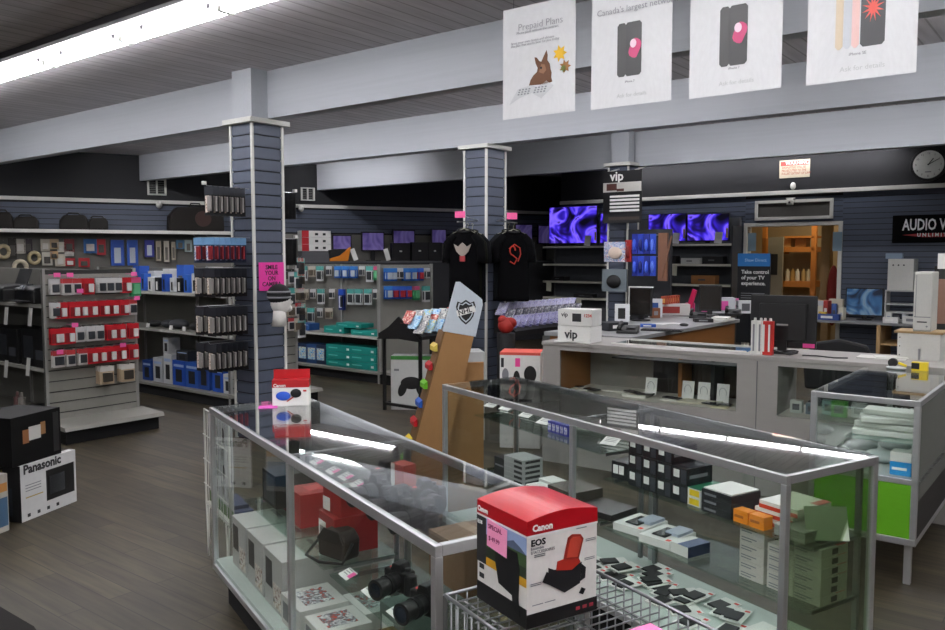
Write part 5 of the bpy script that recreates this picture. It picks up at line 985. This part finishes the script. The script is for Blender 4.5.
for k_ in range(3):
    for c_, px in enumerate((337, 361)):
        teal(px, .152+.105*k_, .52, .10, '%s teal box in the %s pile on the bottom deck' % (['lowest', 'middle', 'upper'][k_], ['left', 'right'][c_]))
teal(332, .622, .40, .09, 'teal box at the left on the middle shelf'); teal(362, .622, .5, .07, 'teal box at the right on the middle shelf'); teal(347, .702+.01, .5, .06, 'teal box lying on top of the middle shelf ones')
for i, (px, m) in enumerate([(302, '1b2f52'), (311, '24497c'), (320, '1c2c48')]):
    y, _ = sidepl(px, 360, -.45); carton('toy_box', '%s dark blue box left of the teal piles' % ['left', 'middle', 'right'][i], 'box', RF.w(-.34, y, .152), face(RF, -90), (.22, .2, .28), mat(m), [('F', 'picture', .15, .85, .2, .8, PAPERS[3])], 'dark blue boxes by the teal piles')
y, _ = sidepl(312, 320, -.45); carton('toy_box', 'blue box on the middle shelf left of the teal ones', 'box', RF.w(-.34, y+.2, .622), face(RF, -90), (.24, .2, .1), mat('22508c'), BLUEB)
for r_, (py, its) in enumerate([(268, [(388, BU), (394, BU), (401, WB), (407, BU), (414, BU), (421, RD), (428, WB)]), (286, [(388, BU), (395, RD), (402, RD), (409, RD), (417, GN), (427, WT)])]):
    for i, (px, P) in enumerate(its):
        x, z = RF.pl(px, py, -.12); x = max(-.46, min(.47, x)); hook(g2, x, 0, z, .12)
        for d_ in range(2): P(RF.w(x, -.12+.045*d_, z-.003), RF.rz, '%s pack of the %s row on the gondola end by the shirts, %s on hook' % (NTH[i], ROWN[r_], ['front', 'second'][d_]), 'packs on the gondola end near the shirts')
# end of the run behind the column, seen to the column's right
for r_, py in enumerate((258, 272, 288, 303, 318)):
    for i, px in enumerate((291, 298, 306, 314, 322)):
        if (r_, i) in ((0, 0), (4, 4)): continue
        x, z = QF.pl(px, py, -.13); x = min(.44, x)
        if x < -.4: continue
        [BG, WB, WT, BG, WR][(i+r_) % 5](QF.w(x, -.13, z), QF.rz, '%s pack from the left in the %s row just right of the front column' % (NTH[i], ROWN[r_]), 'packs right of the front column'); hook(g3, x, 0, z+.003, .13)
# ================================================================== FRONT COLUMN GOODS
KF = FR(B(6.11, 4.62), 52)
col = [o for o in bpy.data.objects if o.name == 'column'][0]
def left_hook(y, z, L=.44): M('peg_hook', [('t', [(-.0, y, z), (-L, y, z), (-L-.02, y, z+.02)], .0032, 5)], STEEL, col)
for r_, zt_ in enumerate((2.30, 1.86, 1.59, 1.25, .93)):
    for c_, y in enumerate((.055, .235)):
        if r_ == 0 and c_ == 1: continue
        left_hook(y, zt_+.004)
        for d_ in range(7):
            P = BLb if r_ == 1 else BLk
            P(KF.w(-.42+.055*d_, y, zt_), face(KF, -90), '%s pack on the %s hook, %s row, on the front column' % (['front', 'second', 'third', 'fourth', 'fifth', 'sixth', 'innermost'][d_], ['near', 'far'][c_], ROWN[r_]), 'earphone packs on the front column')
for r_, zt_ in enumerate((2.30, 1.86)):
    M('peg_hook', [('t', [(.335, .12, zt_+.004), (.57, .12, zt_+.004), (.59, .12, zt_+.024)], .0032, 5)], STEEL, col); M('hook_cap', [bx(.565, .595, .105, .135, zt_+.01, zt_+.04)], OFFW, col)
    for d_ in range(4): BLk(KF.w(.40+.045*d_, .12, zt_), face(KF, 90), '%s pack from the column on the %s right-hand hook' % (NTH[d_], ['upper', 'lower'][r_]), 'earphone packs right of the front column')
M('hook_cap', [bx(-.48, -.45, .04, .07, 2.31, 2.34)], OFFW, col)
sx0, sz1 = KF.pl(259, 262.5, -.02); sx1, sz0 = KF.pl(284.5, 290, -.02)
sx0, sx1 = max(.02, sx0), min(.33, sx1)
pk = thing('pink_notice', 'bright pink notice with black capitals on the front column', 'sign', KF.w(sx0, -.014, sz0), KF.rz)
pw_, ph_ = sx1-sx0, sz1-sz0
M('paper', [bx(0, pw_, -.002, 0, 0, ph_)], mat('e0369c', .6), pk)
for k, t_ in enumerate(('SMILE', 'YOUR', 'ON', 'CAMERA')): text(pk, t_, (pw_/2, -.003, ph_*(.76-.2*k)), .055, FRONT, BLACK, 'lettering', 'CENTER', .0012)
hd = thing('mannequin_head', 'white foam head wearing a black and grey striped knit hat on the column', 'mannequin head', KF.w(KF.pl(281, 325, -.165)[0], -.165, KF.pl(281, 326, -.165)[1]), KF.rz+R(75))
hs = mat('d8d6d2', .6)
M('head', [('s', (0, 0, .22), (.075, .095, .115)), ('c', (0, .015, .075), .068, .052, .15), ('s', (0, -.075, .16), (.035, .035, .035)), ('c', (0, -.098, .20), .004, .018, .05, (R(18), 0, 0), 10)], hs, hd, smooth=True)
hat = M('knit_hat', [('s', (0, .015, .285), (.094, .108, .10))], mat('17171a', .9), hd, smooth=True)
for z, k_ in ((.262, 1.0), (.312, .97)): M('hat_stripe', [('t', [(.091*k_*math.cos(a), .015+.105*k_*math.sin(a), z) for a in [j*math.pi/12 for j in range(25)]], .0095, 8)], mat('85868a', .9), hat, smooth=True)
M('brow', [bx(-.045, .045, -.094, -.08, .225, .235)], mat('c4c1bd'), hd, .004); M('lips', [bx(-.02, .02, -.108, -.1, .145, .155)], mat('b9b4b0'), hd, .003)
M('support_arm', [('t', [(.15, .03, .01), (-.0, .03, .01)], .008)], STEEL, hd)
# ================================================================== DISC RACKS
def disc_rack(label, fr, L, w_, eave, ridge, mats_, gname, double=True, legs=True):
    o = thing('disc_rack', label, 'rack', fr.w(0, 0, 0), fr.rz)
    if double: prof = [(0, eave), (w_/2, ridge), (w_, eave), (w_, eave-.035), (w_/2, ridge-.06), (0, eave-.035)]
    else: prof = [(0, eave), (w_, ridge), (w_, eave-.04), (0, eave-.06)]
    M('sloped_top', [('px', prof, 0, L)], BLACK, o)
    if double: M('gable_end', [('px', [(-.01, eave-.06), (w_/2, ridge+.03), (w_+.01, eave-.06), (w_*.5, eave-.04)], -.02, 0)], BLACK, o)
    if legs:
        for x in (0.02, L-.05):
            for y in (.04, w_-.07): M('leg', [bx(x, x+.03, y, y+.03, 0, eave-.02)], BLACK, o)
        M('base_rail', [bx(.02, L-.02, .04, .07, .06, .09), bx(.02, L-.02, w_-.07, w_-.04, .06, .09), bx(.02, .05, .04, w_-.04, .06, .09)], BLACK, o)
    slope = math.atan2(ridge-eave, w_/2 if double else w_); run = math.hypot(ridge-eave, w_/2 if double else w_)
    nrow = int(run/.105); ncol = int(L/.142)
    P = None
    for c_ in range(ncol):
        for r_ in range(nrow):
            x = .035+c_*(L-.04)/ncol; d = .05+r_*(run-.06)/nrow
            y = d*math.cos(slope); z = eave+d*math.sin(slope)+.004
            m = mats_[(c_*3+r_) % len(mats_)]
            q = thing('disc_case', '%s case of the %s row, %s' % (NTH[c_] if c_ < 12 else 'last', ROWN[r_] if r_ else 'lowest', gname), 'disc case', fr.w(x, y, z), fr.rz-math.pi/2, gname)
            q.rotation_euler = (0, 0, fr.rz-math.pi/2)
            key = ('dc', m.name)
            if key not in _m:
                me = M('case', [('b', (0, 0, .072), (.13, .014, .165), (R(-38), 0, 0))], m, q); me2 = M('front_cover', [('b', (0, -.0068, .0668), (.12, .002, .155), (R(-38), 0, 0))], WHITE if m == WHITE else m, q)
                _m[key] = (me, me2)
            else:
                for e in _m[key]: ce = e.copy(); COL.objects.link(ce); ce.parent = q
    return o
DVD = [picture_mat('disc cover %d' % i, c, 22) for i, c in enumerate([['e8e6df', '7a7d86', 'd8d2c0'], ['3f8fd0', 'bfe0ee', '2d5f9c'], ['e6e2d2', 'c23d30', '59616c'], ['d8c84e', '6fb4dc', 'f0eee4'], ['4f5a68', 'c9c9c4', '98a4b0']])]
PUC = [picture_mat('game cover %d' % i, c, 24) for i, c in enumerate([['6a63b0', 'c5c4e2', '4a4680'], ['e6e6ea', '3a3a48', 'b4b6c8'], ['8d88c8', 'dcdcf0', '54508c']])]
disc_rack('black gabled rack full of disc cases behind the cardboard display', FR(B(5.70, 6.43), 52), .86, .64, .85, 1.02, DVD, 'disc cases in the gabled rack')
disc_rack('black sloped rack of purple and white cases below the shirts', FR(B(5.22, 7.46), 52), 1.65, .30, .86, 1.10, PUC, 'purple and white cases in the sloped rack', False)
# ================================================================== SHIRTS ON THE MIDDLE COLUMN
def shirt(label, x, y, az_rz, m, z=2.0, pr=None, grp=None, sc_=.74):
    o = thing('t_shirt', label, 't-shirt', (*B(x, y), z), az_rz, grp)
    me = bpy.data.meshes.new('shirt_body'); bm = bmesh.new()
    # outline half widths by height (torso), built as a closed soft sheet with folds
    def torso(t): return .235*sc_*(.46 if t < .02 else .80 if t < .06 else .98+.03*t)
    n, k = 22, 26; rings = []
    for j in range(n+1):
        t = j/n; zz = -.02-.78*t; hw = (.09+.145*min(1, t/.07))*sc_ if t < .07 else .235*sc_*(1+.05*t); dp = .015+.03*min(1, t*2.5)
        ring = []
        for i in range(k):
            a = 2*math.pi*i/k; f = 1+.10*math.sin(5*a+3*t)*min(1, t*2)
            ring.append(bm.verts.new((hw*math.cos(a), dp*f*math.sin(a), zz+.012*math.sin(a*2)*t)))
        rings.append(ring)
    for j in range(n):
        for i in range(k): bm.faces.new((rings[j][i], rings[j][(i+1) % k], rings[j+1][(i+1) % k], rings[j+1][i]))
    bm.faces.new(rings[0]); bm.faces.new(rings[-1])
    build(bm, [('t', [(s_*.15*sc_, 0, -.07), (s_*.25*sc_, -.0, -.16), (s_*.275*sc_, -.005, -.30), (s_*.27*sc_, -.01, -.37)], [.04, .055, .052, .055], 8) for s_ in (-1, 1)])
    for f in bm.faces: f.smooth = True
    bm.to_mesh(me); bm.free(); me.materials.append(m); b = bpy.data.objects.new('shirt_body', me); COL.objects.link(b); b.parent = o
    M('collar', [('t', [(.075*math.cos(a), .022*math.sin(a)-.004, -.02+.018*math.sin(a)) for a in [q*math.pi/8 for q in range(17)]], .010, 6)], mat('101012', .9), o, smooth=True)
    M('hanger', [('t', [(-.15, 0, -.06), (0, 0, .0), (.15, 0, -.06)], .005), ('t', [(0, 0, 0), (0, 0, .04), (.015, 0, .06), (.0, 0, .075), (-.012, 0, .066)], .003)], mat('8a8a7a', .4), o, smooth=True)
    if pr == 'bird':
        M('bird_print', [('p', [(-.10, -.17), (-.05, -.20), (-.02, -.17), (0, -.155), (.02, -.17), (.05, -.20), (.10, -.17), (.07, -.25), (.03, -.29), (.0, -.31), (-.03, -.29), (-.07, -.25)], -.060, -.05)], mat('9a8f86', .8), o); M('red_badge_print', [bx(-.03, .03, -.061, -.05, -.36, -.30)], mat('a8383c', .8), o)
    if pr == 'swirl':
        M('red_print', [('t', [(.03*math.cos(a)-.02, -.058, -.24+.05*math.sin(a)) for a in [q*math.pi/6 for q in range(10)]]+[(.03, -.058, -.33), (-.0, -.058, -.39), (-.05, -.058, -.36)], .008, 5), ('t', [(-.06, -.058, -.22), (.0, -.058, -.17), (.06, -.058, -.21), (.07, -.058, -.28), (.04, -.058, -.36)], .007, 5)], mat('a82c1c', .8), o)
    if pr: M('neck_label', [bx(-.018, .018, -.014, -.010, -.045, -.028)], WHITE, o)
    return o
BT = mat('08080a', 1, 0, 0, .1); col2 = [o for o in bpy.data.objects if o.name == 'column.001'][0]
shirt('black t-shirt with a pale winged print hanging on the middle column', 5.60, 7.02, R(90-142+90), BT, pr='bird').rotation_euler[2] = R(-20)
shirt('dark olive t-shirt hanging behind the winged-print shirt', 5.64, 7.13, R(-26), mat('14160f', 1, 0, 0, .1), 1.99, grp=None).rotation_euler[2] = R(-30)
shirt('dark grey t-shirt nearest the column on its left face', 5.66, 7.24, R(-30), mat('101114', 1, 0, 0, .1), 1.99).rotation_euler[2] = R(-34)
shirt('black t-shirt with a red outline print hanging on the middle column', 5.30, 7.53, R(10), BT, pr='swirl').rotation_euler[2] = R(8)
shirt('pale grey edged dark t-shirt behind the red print shirt', 5.42, 7.60, R(14), mat('1b1d20', 1, 0, 0, .1), 2.0).rotation_euler[2] = R(16)
M('faceout_arm', [('t', [(.0, .12, 2.10), (-.42, .08, 2.07)], .007)], STEEL, col2); M('faceout_arm', [('t', [(.2, 0, 2.10), (.18, -.30, 2.07)], .007)], STEEL, col2)
CF2 = FR(B(5.57, 7.38), 52)
for i, (px, py) in enumerate([(460, 214.5), (512, 216)]):
    q = KF if 0 else CF2; r_ = ray(px, py); t = 8.75/r_.y
    solo('pink_price_flag', [bx(-.055, .055, -.002, .002, -.035, .035)], mat('ee5f9c'), '%s pink flag above the shirts on the middle column' % ['left', 'right'][i], 'price flag', (r_.x*t, 8.75, H+r_.z*t), R(-5 if i else 5), 'pink flags above the shirts')
    M('faceout_arm', [('t', [tuple(Vector(CF2.w(.1 if i else 0, 0 if i else .15, 2.1))*0+Vector(((Vector((r_.x*t, 8.755))-CF2.o).dot(CF2.X), (Vector((r_.x*t, 8.755))-CF2.o).dot(CF2.Y), H+r_.z*t))), (.2 if i else -.0, .0 if i else .12, 2.1)], .004)], STEEL, col2)
solo('red_bag', [('s', (0, 0, .08), (.09, .07, .09)), ('s', (.05, 0, .11), (.07, .05, .06), (.4, .3, 0)), ('s', (-.04, 0, .14), (.05, .05, .05))], mat('9c1f16', .6), 'crumpled red bag between the two disc racks', 'bag', (*B(5.22, 7.28), .86), 0, smooth=True)
solo('bag_stool', [('c', (0, 0, .43), .10, .10, .857, (0, 0, 0), 20)], DARK, 'dark round stand below the crumpled red bag', 'stand', (*B(5.22, 7.28), .0), 0)
# ================================================================== CARTONS AROUND THE RACKS
gc = carton('game_console_box', 'white box with a black game controller picture under the gabled rack', 'box', frame_at(414, 413, 0, 0).w(-.03, .28, .0), R(-6), (.46, .20, .60), mat('c9cbc8', .5), [('F', 'green_band', 0, 1, .93, 1, mat('3f8f3c')), ('F', 'printed_line', .08, .2, .72, .76, GREYT)])
M('controller_picture', [('s', (0, -.1005, .30), (.12, .003, .07)), ('s', (-.10, -.1005, .23), (.045, .003, .085), (0, R(20), 0)), ('s', (.10, -.1005, .23), (.045, .003, .085), (0, R(-20), 0))], BLACK, gc, smooth=True)
for i, (px, nm) in enumerate([(443, 'left'), (468, 'right')]):
    r_ = ray(px, 385); t = 7.6/r_.y
    carton('appliance_box', '%s grey-white carton on the floor behind the cardboard display' % nm, 'box', (r_.x*t, 7.6, 0), R(10), (.26 if i else .22, .3, .72+.1*i), mat('a9abaa'), [('F', 'printed_line', .1, .8, .8, .85, INK), ('F', 'dark_panel', .1, .9, .3, .7, mat('2b3038'))], 'grey-white cartons')
r_ = ray(522, 360); t = 7.3/r_.y; hx = r_.x*t
carton('appliance_box', 'lower white carton supporting the one with black ovals', 'box', (hx, 7.3, 0), R(-10), (.36, .3, .52), mat('b3b3b0'), [('F', 'printed_line', .1, .8, .8, .85, INK)])
o = carton('fan_box', 'white carton with red top and black oval pictures left of the counter', 'box', (hx, 7.3, .522), R(-10), (.36, .3, .33), WHITE, [('T', 'red_top', 0, 1, 0, 1, mat('d85a4c')), ('F', 'red_band', 0, 1, .93, 1, mat('d85a4c')), ('F', 'pink_tag', .38, .50, .62, .85, PINK), ('F', 'dark_mark', .03, .1, .6, .85, INK)])
for x, z, a, b_ in ((.09, .14, .055, .075), (-.03, .10, .03, .07), (-.13, .13, .03, .06)): M('oval_picture', [('s', (x, -.1505, z), (a, .002, b_))], BLACK if x > -.1 else GREYT, o, smooth=True)
for i, (px, y_) in enumerate([(562, 9.2)]):
    r_ = ray(px, 340); t = y_/r_.y
    carton('appliance_box', 'tall pale carton beyond the counter left end', 'box', (r_.x*t, y_, 0), R(-15), (.3, .28, .75), mat(['9fa2a3', '8b8e90', 'b3b5b4'][i]), [('F', 'printed_line', .1, .8, .8, .85, INK)])
# ================================================================== MICROWAVE CARTONS
a_ = frame_at(22, 523, 0, 0).o; b_ = frame_at(77, 501, 0, 0).o; dv = b_-a_; mw = dv.length; mrz = math.degrees(math.atan2(dv.y, dv.x)); MF = FR(a_, mrz)
mo = carton('microwave_carton', 'white microwave carton with oven picture standing on the floor at left', 'box', MF.w(mw/2, .17, 0), MF.rz, (mw, .34, .365), mat('c9cac9', .5), [('F', 'oven_picture', .44, .96, .22, .78, BLACK), ('F', 'oven_window', .50, .78, .32, .66, mat('6f7478', .3)), ('L', 'black_side', 0, 1, 0, 1, mat('131315')), ('L', 'yellow_label', .15, .6, .78, .92, mat('b9a52a')), ('L', 'picture', .2, .8, .1, .6, mat('242b36')), ('T', 'dark_top', 0, 1, .15, 1, mat('241f1b')), ('F', 'gold_mark', .08, .38, .40, .42, mat('a89550'))]+[('F', 'symbol', .1+.17*k, .15+.17*k, .06, .12, INK) for k in range(4)]+[('F', 'printed_line', .08, .35, .52+.05*k, .535+.05*k, GREYT) for k in range(3)],
            None, [('F', 'Panasonic', .05, .84, 0.082, INK, .003)])
carton('microwave', 'black microwave carton with food picture label stacked on the white one', 'box', MF.w(mw*.33, .19, .367), MF.rz, (mw*.86, .36, .315), mat('0b0b0c', .5, 0, 0, .2), [('F', 'food_picture', .22, .37, .45, .72, mat('8a5a34')), ('F', 'white_label', .37, .66, .48, .76, mat('b9bab6')), ('F', 'food_picture', .66, .76, .52, .80, mat('8a6238')), ('F', 'oven_window', .08, .80, .06, .9, mat('1c1c1e', .3)), ('F', 'control_panel', .84, .96, .08, .92, mat('222224', .4))][:0]+[('F', 'food_picture', .22, .34, .42, .70, mat('8a5a34')), ('F', 'white_label', .34, .58, .46, .74, mat('b9bab6')), ('F', 'food_picture', .58, .68, .52, .78, mat('8a6238')), ('F', 'control_panel', .84, .96, .08, .92, mat('222224', .4))])
carton('pink_note', 'white and pink price note on the near top edge of the microwave carton', 'note', MF.w(mw*.48, .03, .3665), MF.rz+R(5), (.05, .002, .07), WHITE, [('F', 'pink_patch', .4, 1, .3, 1, PINK)], None, (), 0)
bpy.data.objects['pink_note.001'].location = MF.w(mw*.50, -.006, .335)
carton('appliance_box', 'pale carton cut by the left picture edge beside the microwave carton', 'box', MF.w(-.30, .12, 0), MF.rz, (.34, .3, .36), mat('a9a59c'), [('F', 'picture', .5, .98, .1, .6, mat('3f5f7c')), ('F', 'label_patch', .7, .98, .7, .85, mat('b9803c'))])
# ================================================================== LITERATURE STAND AT THE FAR END OF THE LEFT SHOWCASE
LF = FR(S1.w(.14, 2.42)[:2], 31.8)
ls = thing('wire_rack', 'white wire stand on hairpin legs holding tall product cards', 'rack', LF.w(0, 0, 0), LF.rz)
M('frame', [('t', [(0, 0, .30), (0, 0, .84), (0, .5, .84), (0, .5, .30), (0, 0, .30)], .006, 6)], OFFW, ls, smooth=True)
M('wire_shelf_front', [('t', [(-.01, 0, z), (-.01, .5, z)], .003, 5) for z in (.42, .56, .70)]+[('t', [(-.01, .1*k, .3), (-.01, .1*k, .84)], .002, 5) for k in range(1, 5)], OFFW, ls)
M('rack_tray', [bx(0, .16, 0, .5, .30, .31)], OFFW, ls)
for y in (.03, .44):
    M('hairpin_leg', [('t', [(0, y, .30), (0, y+.03, 0.004), (0, y+.06, .30)], .005, 6)], OFFW, ls, smooth=True); M('hairpin_leg', [('t', [(.14, y, .30), (.14, y+.03, 0.004), (.14, y+.06, .30)], .005, 6)], OFFW, ls, smooth=True)
for i, y in enumerate((.07, .20, .33, .44)):
    q = thing('product_card', '%s tall white card with dark figures in the wire stand' % ['nearest', 'second nearest', 'second farthest', 'farthest'][i], 'card', LF.w(.02, y, .312), face(LF, -90), 'tall cards in the wire stand')
    M('card', [bx(-.055, .055, 0, .004, 0, .50)], mat('c4c4c6'), q); M('figure_picture', [('s', (-.01+.02*(k % 2), -.001, .13+.1*k), (.022, .002, .042)) for k in range(4)], mat('3f3c40'), q); M('green_foot', [bx(-.055, .055, -.001, 0, 0, .06)], mat('5a7f4a'), q)
solo('blue_flyer_pile', [bx(.03, .15, .1, .4, 0, .03), bx(.04, .14, .15, .38, .03, .05)], mat('27365e'), 'dark blue flyers heaped on the top of the wire stand tray', 'flyers', LF.w(0, 0, .311), LF.rz)
# ================================================================== TELEVISIONS AND SHELVES ON THE REAR WALL
TVM = picture_mat('television picture', ['05040f', '160c50', '2f1ea8', '6a52d8', '180d58', '040308'], 2.6, 1.1, 1.2)
SH = mat('6f706c', .55)
def tvunit(label, pa, pb, shelf_py, tvs):
    xa_, xb_ = AW.pl(pa, 250, -.25)[0], AW.pl(pb, 250, -.25)[0]
    o = thing('wall_shelving', label, 'shelving', AW.w(xa_, -.014, 0), AW.rz); w_ = xb_-xa_
    M('back_panel', [bx(0, w_, -.02, 0, .1, 2.35)], mat('4a4d52', .6), o)
    for x in (0, w_-.03): M('upright', [bx(x, x+.03, -.05, -.02, 0, 2.35)], GREYD, o)
    M('side_panel', [bx(w_, w_+.02, -.45, 0, .0, 2.2)], mat('3a3d42', .6), o)
    M('base_deck', [bx(0, w_, -.45, -.02, 0, .15)], SH, o)
    zs = []
    for py in shelf_py:
        z = AW.pl((pa+pb)/2, py, -.45)[1]; zs.append(z)
        s_ = M('shelf', [bx(0, w_, -.44, -.02, z-.025, z)], SH, o); M('price_rail', [bx(0, w_, -.45, -.44, z-.035, z+.002)], mat('c9c8ba', .5), s_)
    return o, xa_, zs
u1, xa1, z1 = tvunit('wall shelving with two televisions right of the rear column', 632, 736, (244, 264, 284), 2)
u2, xa2, z2 = tvunit('wall shelving with televisions left of the rear column', 549, 622, (246, 264, 281.5, 298), 2)
for i, (pa, pb, top, zs) in enumerate([(648, 686, 214, z1), (687, 729, 214, z1), (549, 597, 207, z2), (600, 619, 213, z2)]):
    a, b_ = AW.pl(pa, 230, -.30)[0], AW.pl(pb, 230, -.30)[0]; zt2 = AW.pl(pa+10, top, -.30)[1]; w_ = b_-a; h_ = zt2-zs[0]-.04
    q = thing('television', ['television with purple-blue picture, left one of the pair right of the rear column', 'television with purple-blue picture, nearest the doorway', 'larger television with purple-blue picture left of the rear column', 'television partly behind the rear column, purple-blue picture'][i], 'television', AW.w((a+b_)/2, -.30, zs[0]+.001), AW.rz)
    M('housing', [bx(-w_/2, w_/2, 0, .05, .04, .04+h_)], BLACK, q, .004); M('screen', [bx(-w_/2+.012, w_/2-.012, -.002, 0, .06, .03+h_)], TVM, q); M('stand', [bx(-w_*.3, w_*.3, -.08, .1, 0, .012), bx(-.04, .04, .005, .03, .012, .06)], BLACK, q); M('energy_label', [bx(w_/2-.05, w_/2-.015, -.0035, -.002, .10, .26)], YELLOW, q)
    if i < 3: solo('price_slip', [('b', (0, 0, .10), (.13, .003, .19), (R(-8), R(4), 0))], WHITE, 'white price slip below the %s' % ['left television of the right pair', 'television nearest the doorway', 'larger television left of the column'][i], 'price slip', AW.w(b_-.14, -.40, zs[0]+.001), AW.rz)
for i, (px, zi, u, w_, h_, m, nm) in enumerate([(663, 1, 1, .26, .09, 'c9c9c7', 'white disc player box on the shelf under the left television'), (673, 1, 1, .16, .14, '1b1b1e', 'black gadget beside the white disc player box'), (692, 1, 1, .34, .1, 'c4c4c0', 'low white box on the shelf nearest the doorway'), (714, 1, 1, .36, .13, '161618', 'dark mound of cables on the shelf nearest the doorway'), (705, 2, 1, .42, .15, '9c6a3c', 'flat brown carton on the third shelf nearest the doorway'), (560, 2, 0, .3, .08, '1c1c1f', 'flat black player on the third shelf left of the column'), (585, 3, 0, .4, .07, '1a1a1c', 'flat black player on the lowest shelf left of the column')]):
    zz = (z1 if u else z2)[zi]; x = AW.pl(px, 260, -.3)[0]
    carton('electronics_box', nm, 'box', AW.w(x, -.28, zz+.001), AW.rz, (w_, .2, h_), mat(m), [('F', 'front_mark', .3, .6, .4, .6, GREYD)], bev=.006)
for i, (px, zi, u) in enumerate([(674, 1, 1), (579, 3, 0), (549, 2, 0)]):
    solo('price_slip', [('b', (0, 0, -.10), (.11, .003, .18), (R(6), R(6), 0))], mat('c9c9b8'), '%s' % ['white price slip hanging from the second shelf near the doorway televisions', 'white price slip on the lowest shelf left of the rear column', 'cream price card at the left end of the television shelving'][i], 'price slip', AW.w(AW.pl(px, 270, -.48)[0], -.485, (z1 if u else z2)[zi]-.01), AW.rz)
# vip sign on the rear column
VFx = FR(B(5.14, 9.95), 52)
a, zt3 = AW.pl(604, 172, 0); vf = FR((0, 0), -38)
vy = 9.70; 
def vpl(px, py): return vf.pl(px, py, vy)
va, vz1 = vpl(603.5, 172); vb, vz0 = vpl(641, 222.5)
vs = thing('hanging_sign', 'black sign with white word, photo strip and white lines before the rear column', 'sign', vf.w(va, vy, vz0), vf.rz); vw_, vh = vb-va, vz1-vz0
M('sign_board', [bx(0, vw_, 0, .02, 0, vh)], mat('121214', .4), vs); text(vs, 'vip', (vw_*.18, -.001, vh*.82), .17, FRONT, WHITE, bold=.004)
M('photo_strip', [bx(.0, vw_, -.002, 0, vh*.60, vh*.78)], mat('b4b2ac', .5), vs); M('photo_detail', [bx(.05, .2, -.003, -.002, vh*.63, vh*.76), bx(.2, vw_*.55, -.003, -.002, vh*.61, vh*.66)], mat('4c2a24', .5), vs)
M('white_line', [bx(vw_*.18, vw_*.95, -.002, 0, vh*(.22+.068*k), vh*(.26+.068*k)) for k in range(5)], WHITE, vs); M('brown_band', [bx(vw_*.15, vw_*.95, -.002, 0, vh*.06, vh*.12)], mat('3a302a'), vs)
M('hanging_bracket', [('t', [(.1, .01, vh), (.1, .28, vh+.06)], .008), ('t', [(vw_-.1, .01, vh), (vw_-.1, .28, vh+.06)], .008)], OFFW, vs)
# toys and packs hanging before the rear column
tf = vf; ty = 9.55
def big(px0, px1, py0, py1, m, m2, label, nm='toy_pack'):
    a, z1_ = tf.pl(px0, py0, ty); b_, z0_ = tf.pl(px1, py1, ty); o = thing(nm, label, 'pack', tf.w((a+b_)/2, ty, z0_), tf.rz)
    w_, h_ = b_-a, z1_-z0_
    M('card', [bx(-w_/2, w_/2, 0, .03, 0, h_)], m, o, .004); M('product', [('s', (0, -.01, h_*.45), (w_*.3, .03, h_*.3))], m2, o, smooth=True)
    M('hook', [('t', [(0, .03, h_*.97), (0, .40, h_*.97)], .004, 5)], STEEL, o)
    return o
big(604, 627, 242, 262, PAPERS[1], mat('c9b7a8'), 'colourful toy pack at the left of the rear column, upper')
big(625, 631, 240, 262, mat('a32424'), mat('7a1a1a'), 'narrow red pack beside the colourful toy pack')
big(602, 626, 269, 292, mat('6f7a80'), BLACK, 'clear and grey pack with a black headset, lower left of the rear column')
for r_ in range(2):
    for i, px in enumerate((632, 638, 644, 650)):
        big(px, px+5.2, 234+22*r_, 254+22*r_, mat(['1d2f9c', '2440b4', '1a2a88', '2b4cc0'][i]), mat(['3f5fd8', '16216c', '4a6ae0', '5a7ae8'][i], .4), '%s blue pack from the left in the %s row before the rear column' % (NTH[i], ['upper', 'lower'][r_]))['group'] = 'blue packs before the rear column'
a, z1_ = tf.pl(653, 233, ty); b_, z0_ = tf.pl(661, 281, ty)
solo('hockey_stick_pack', [bx(a, b_, 0, .04, z0_, z1_), ('b', (b_+.0, -.01, (z0_+z1_)/2), (.02, .02, (z1_-z0_)*.9), (0, R(14), 0))], mat('7a5540'), 'brown display strip with slim sticks right of the blue packs', 'display', tf.w(.05, ty+.05, 0), tf.rz)
fx = thing('floor_fixture', 'dark floor fixture before the rear column carrying the hanging packs', 'fixture', tf.w(tf.pl(630, 260, ty)[0], ty+.40, 0), tf.rz)
M('fixture_panel', [bx(-.30, .38, 0, .04, .1, 2.05)], mat('2b2d31', .7), fx); M('fixture_base', [bx(-.30, .38, -.3, .1, 0, .1)], BLACK, fx)
# face card at the right picture edge
fr_ = ray(941, 290); t = 6.4/fr_.y
o = thing('magazine_stand', 'black stand with a pink-toned portrait card at the right picture edge', 'stand', (fr_.x*t, 6.4, 0), R(-30))
M('stand_panel', [bx(-.05, .3, .012, .03, 0, 1.62)], BLACK, o); M('portrait_card', [bx(-.06, .25, 0, .01, 1.17, 1.52)], mat('8a6656', .5), o); M('white_top', [bx(-.03, .25, 0, .01, 1.66-.06, 1.72)], WHITE, o); M('foot', [bx(-.1, .35, -.15, .2, 0, .03)], BLACK, o)
# floor mat at the near left corner
solo('floor_mat', [('pz', [tuple(frame_at(0, 609, 0, 0).o), tuple(frame_at(34, 629, 0, 0).o), tuple(frame_at(120, 760, 0, 0).o), tuple(frame_at(-260, 760, 0, 0).o), tuple(frame_at(-220, 560, 0, 0).o)], .0, .012)], mat('171412', .95), 'black floor mat at the near left corner of the floor', 'mat', (0, 0, .001))
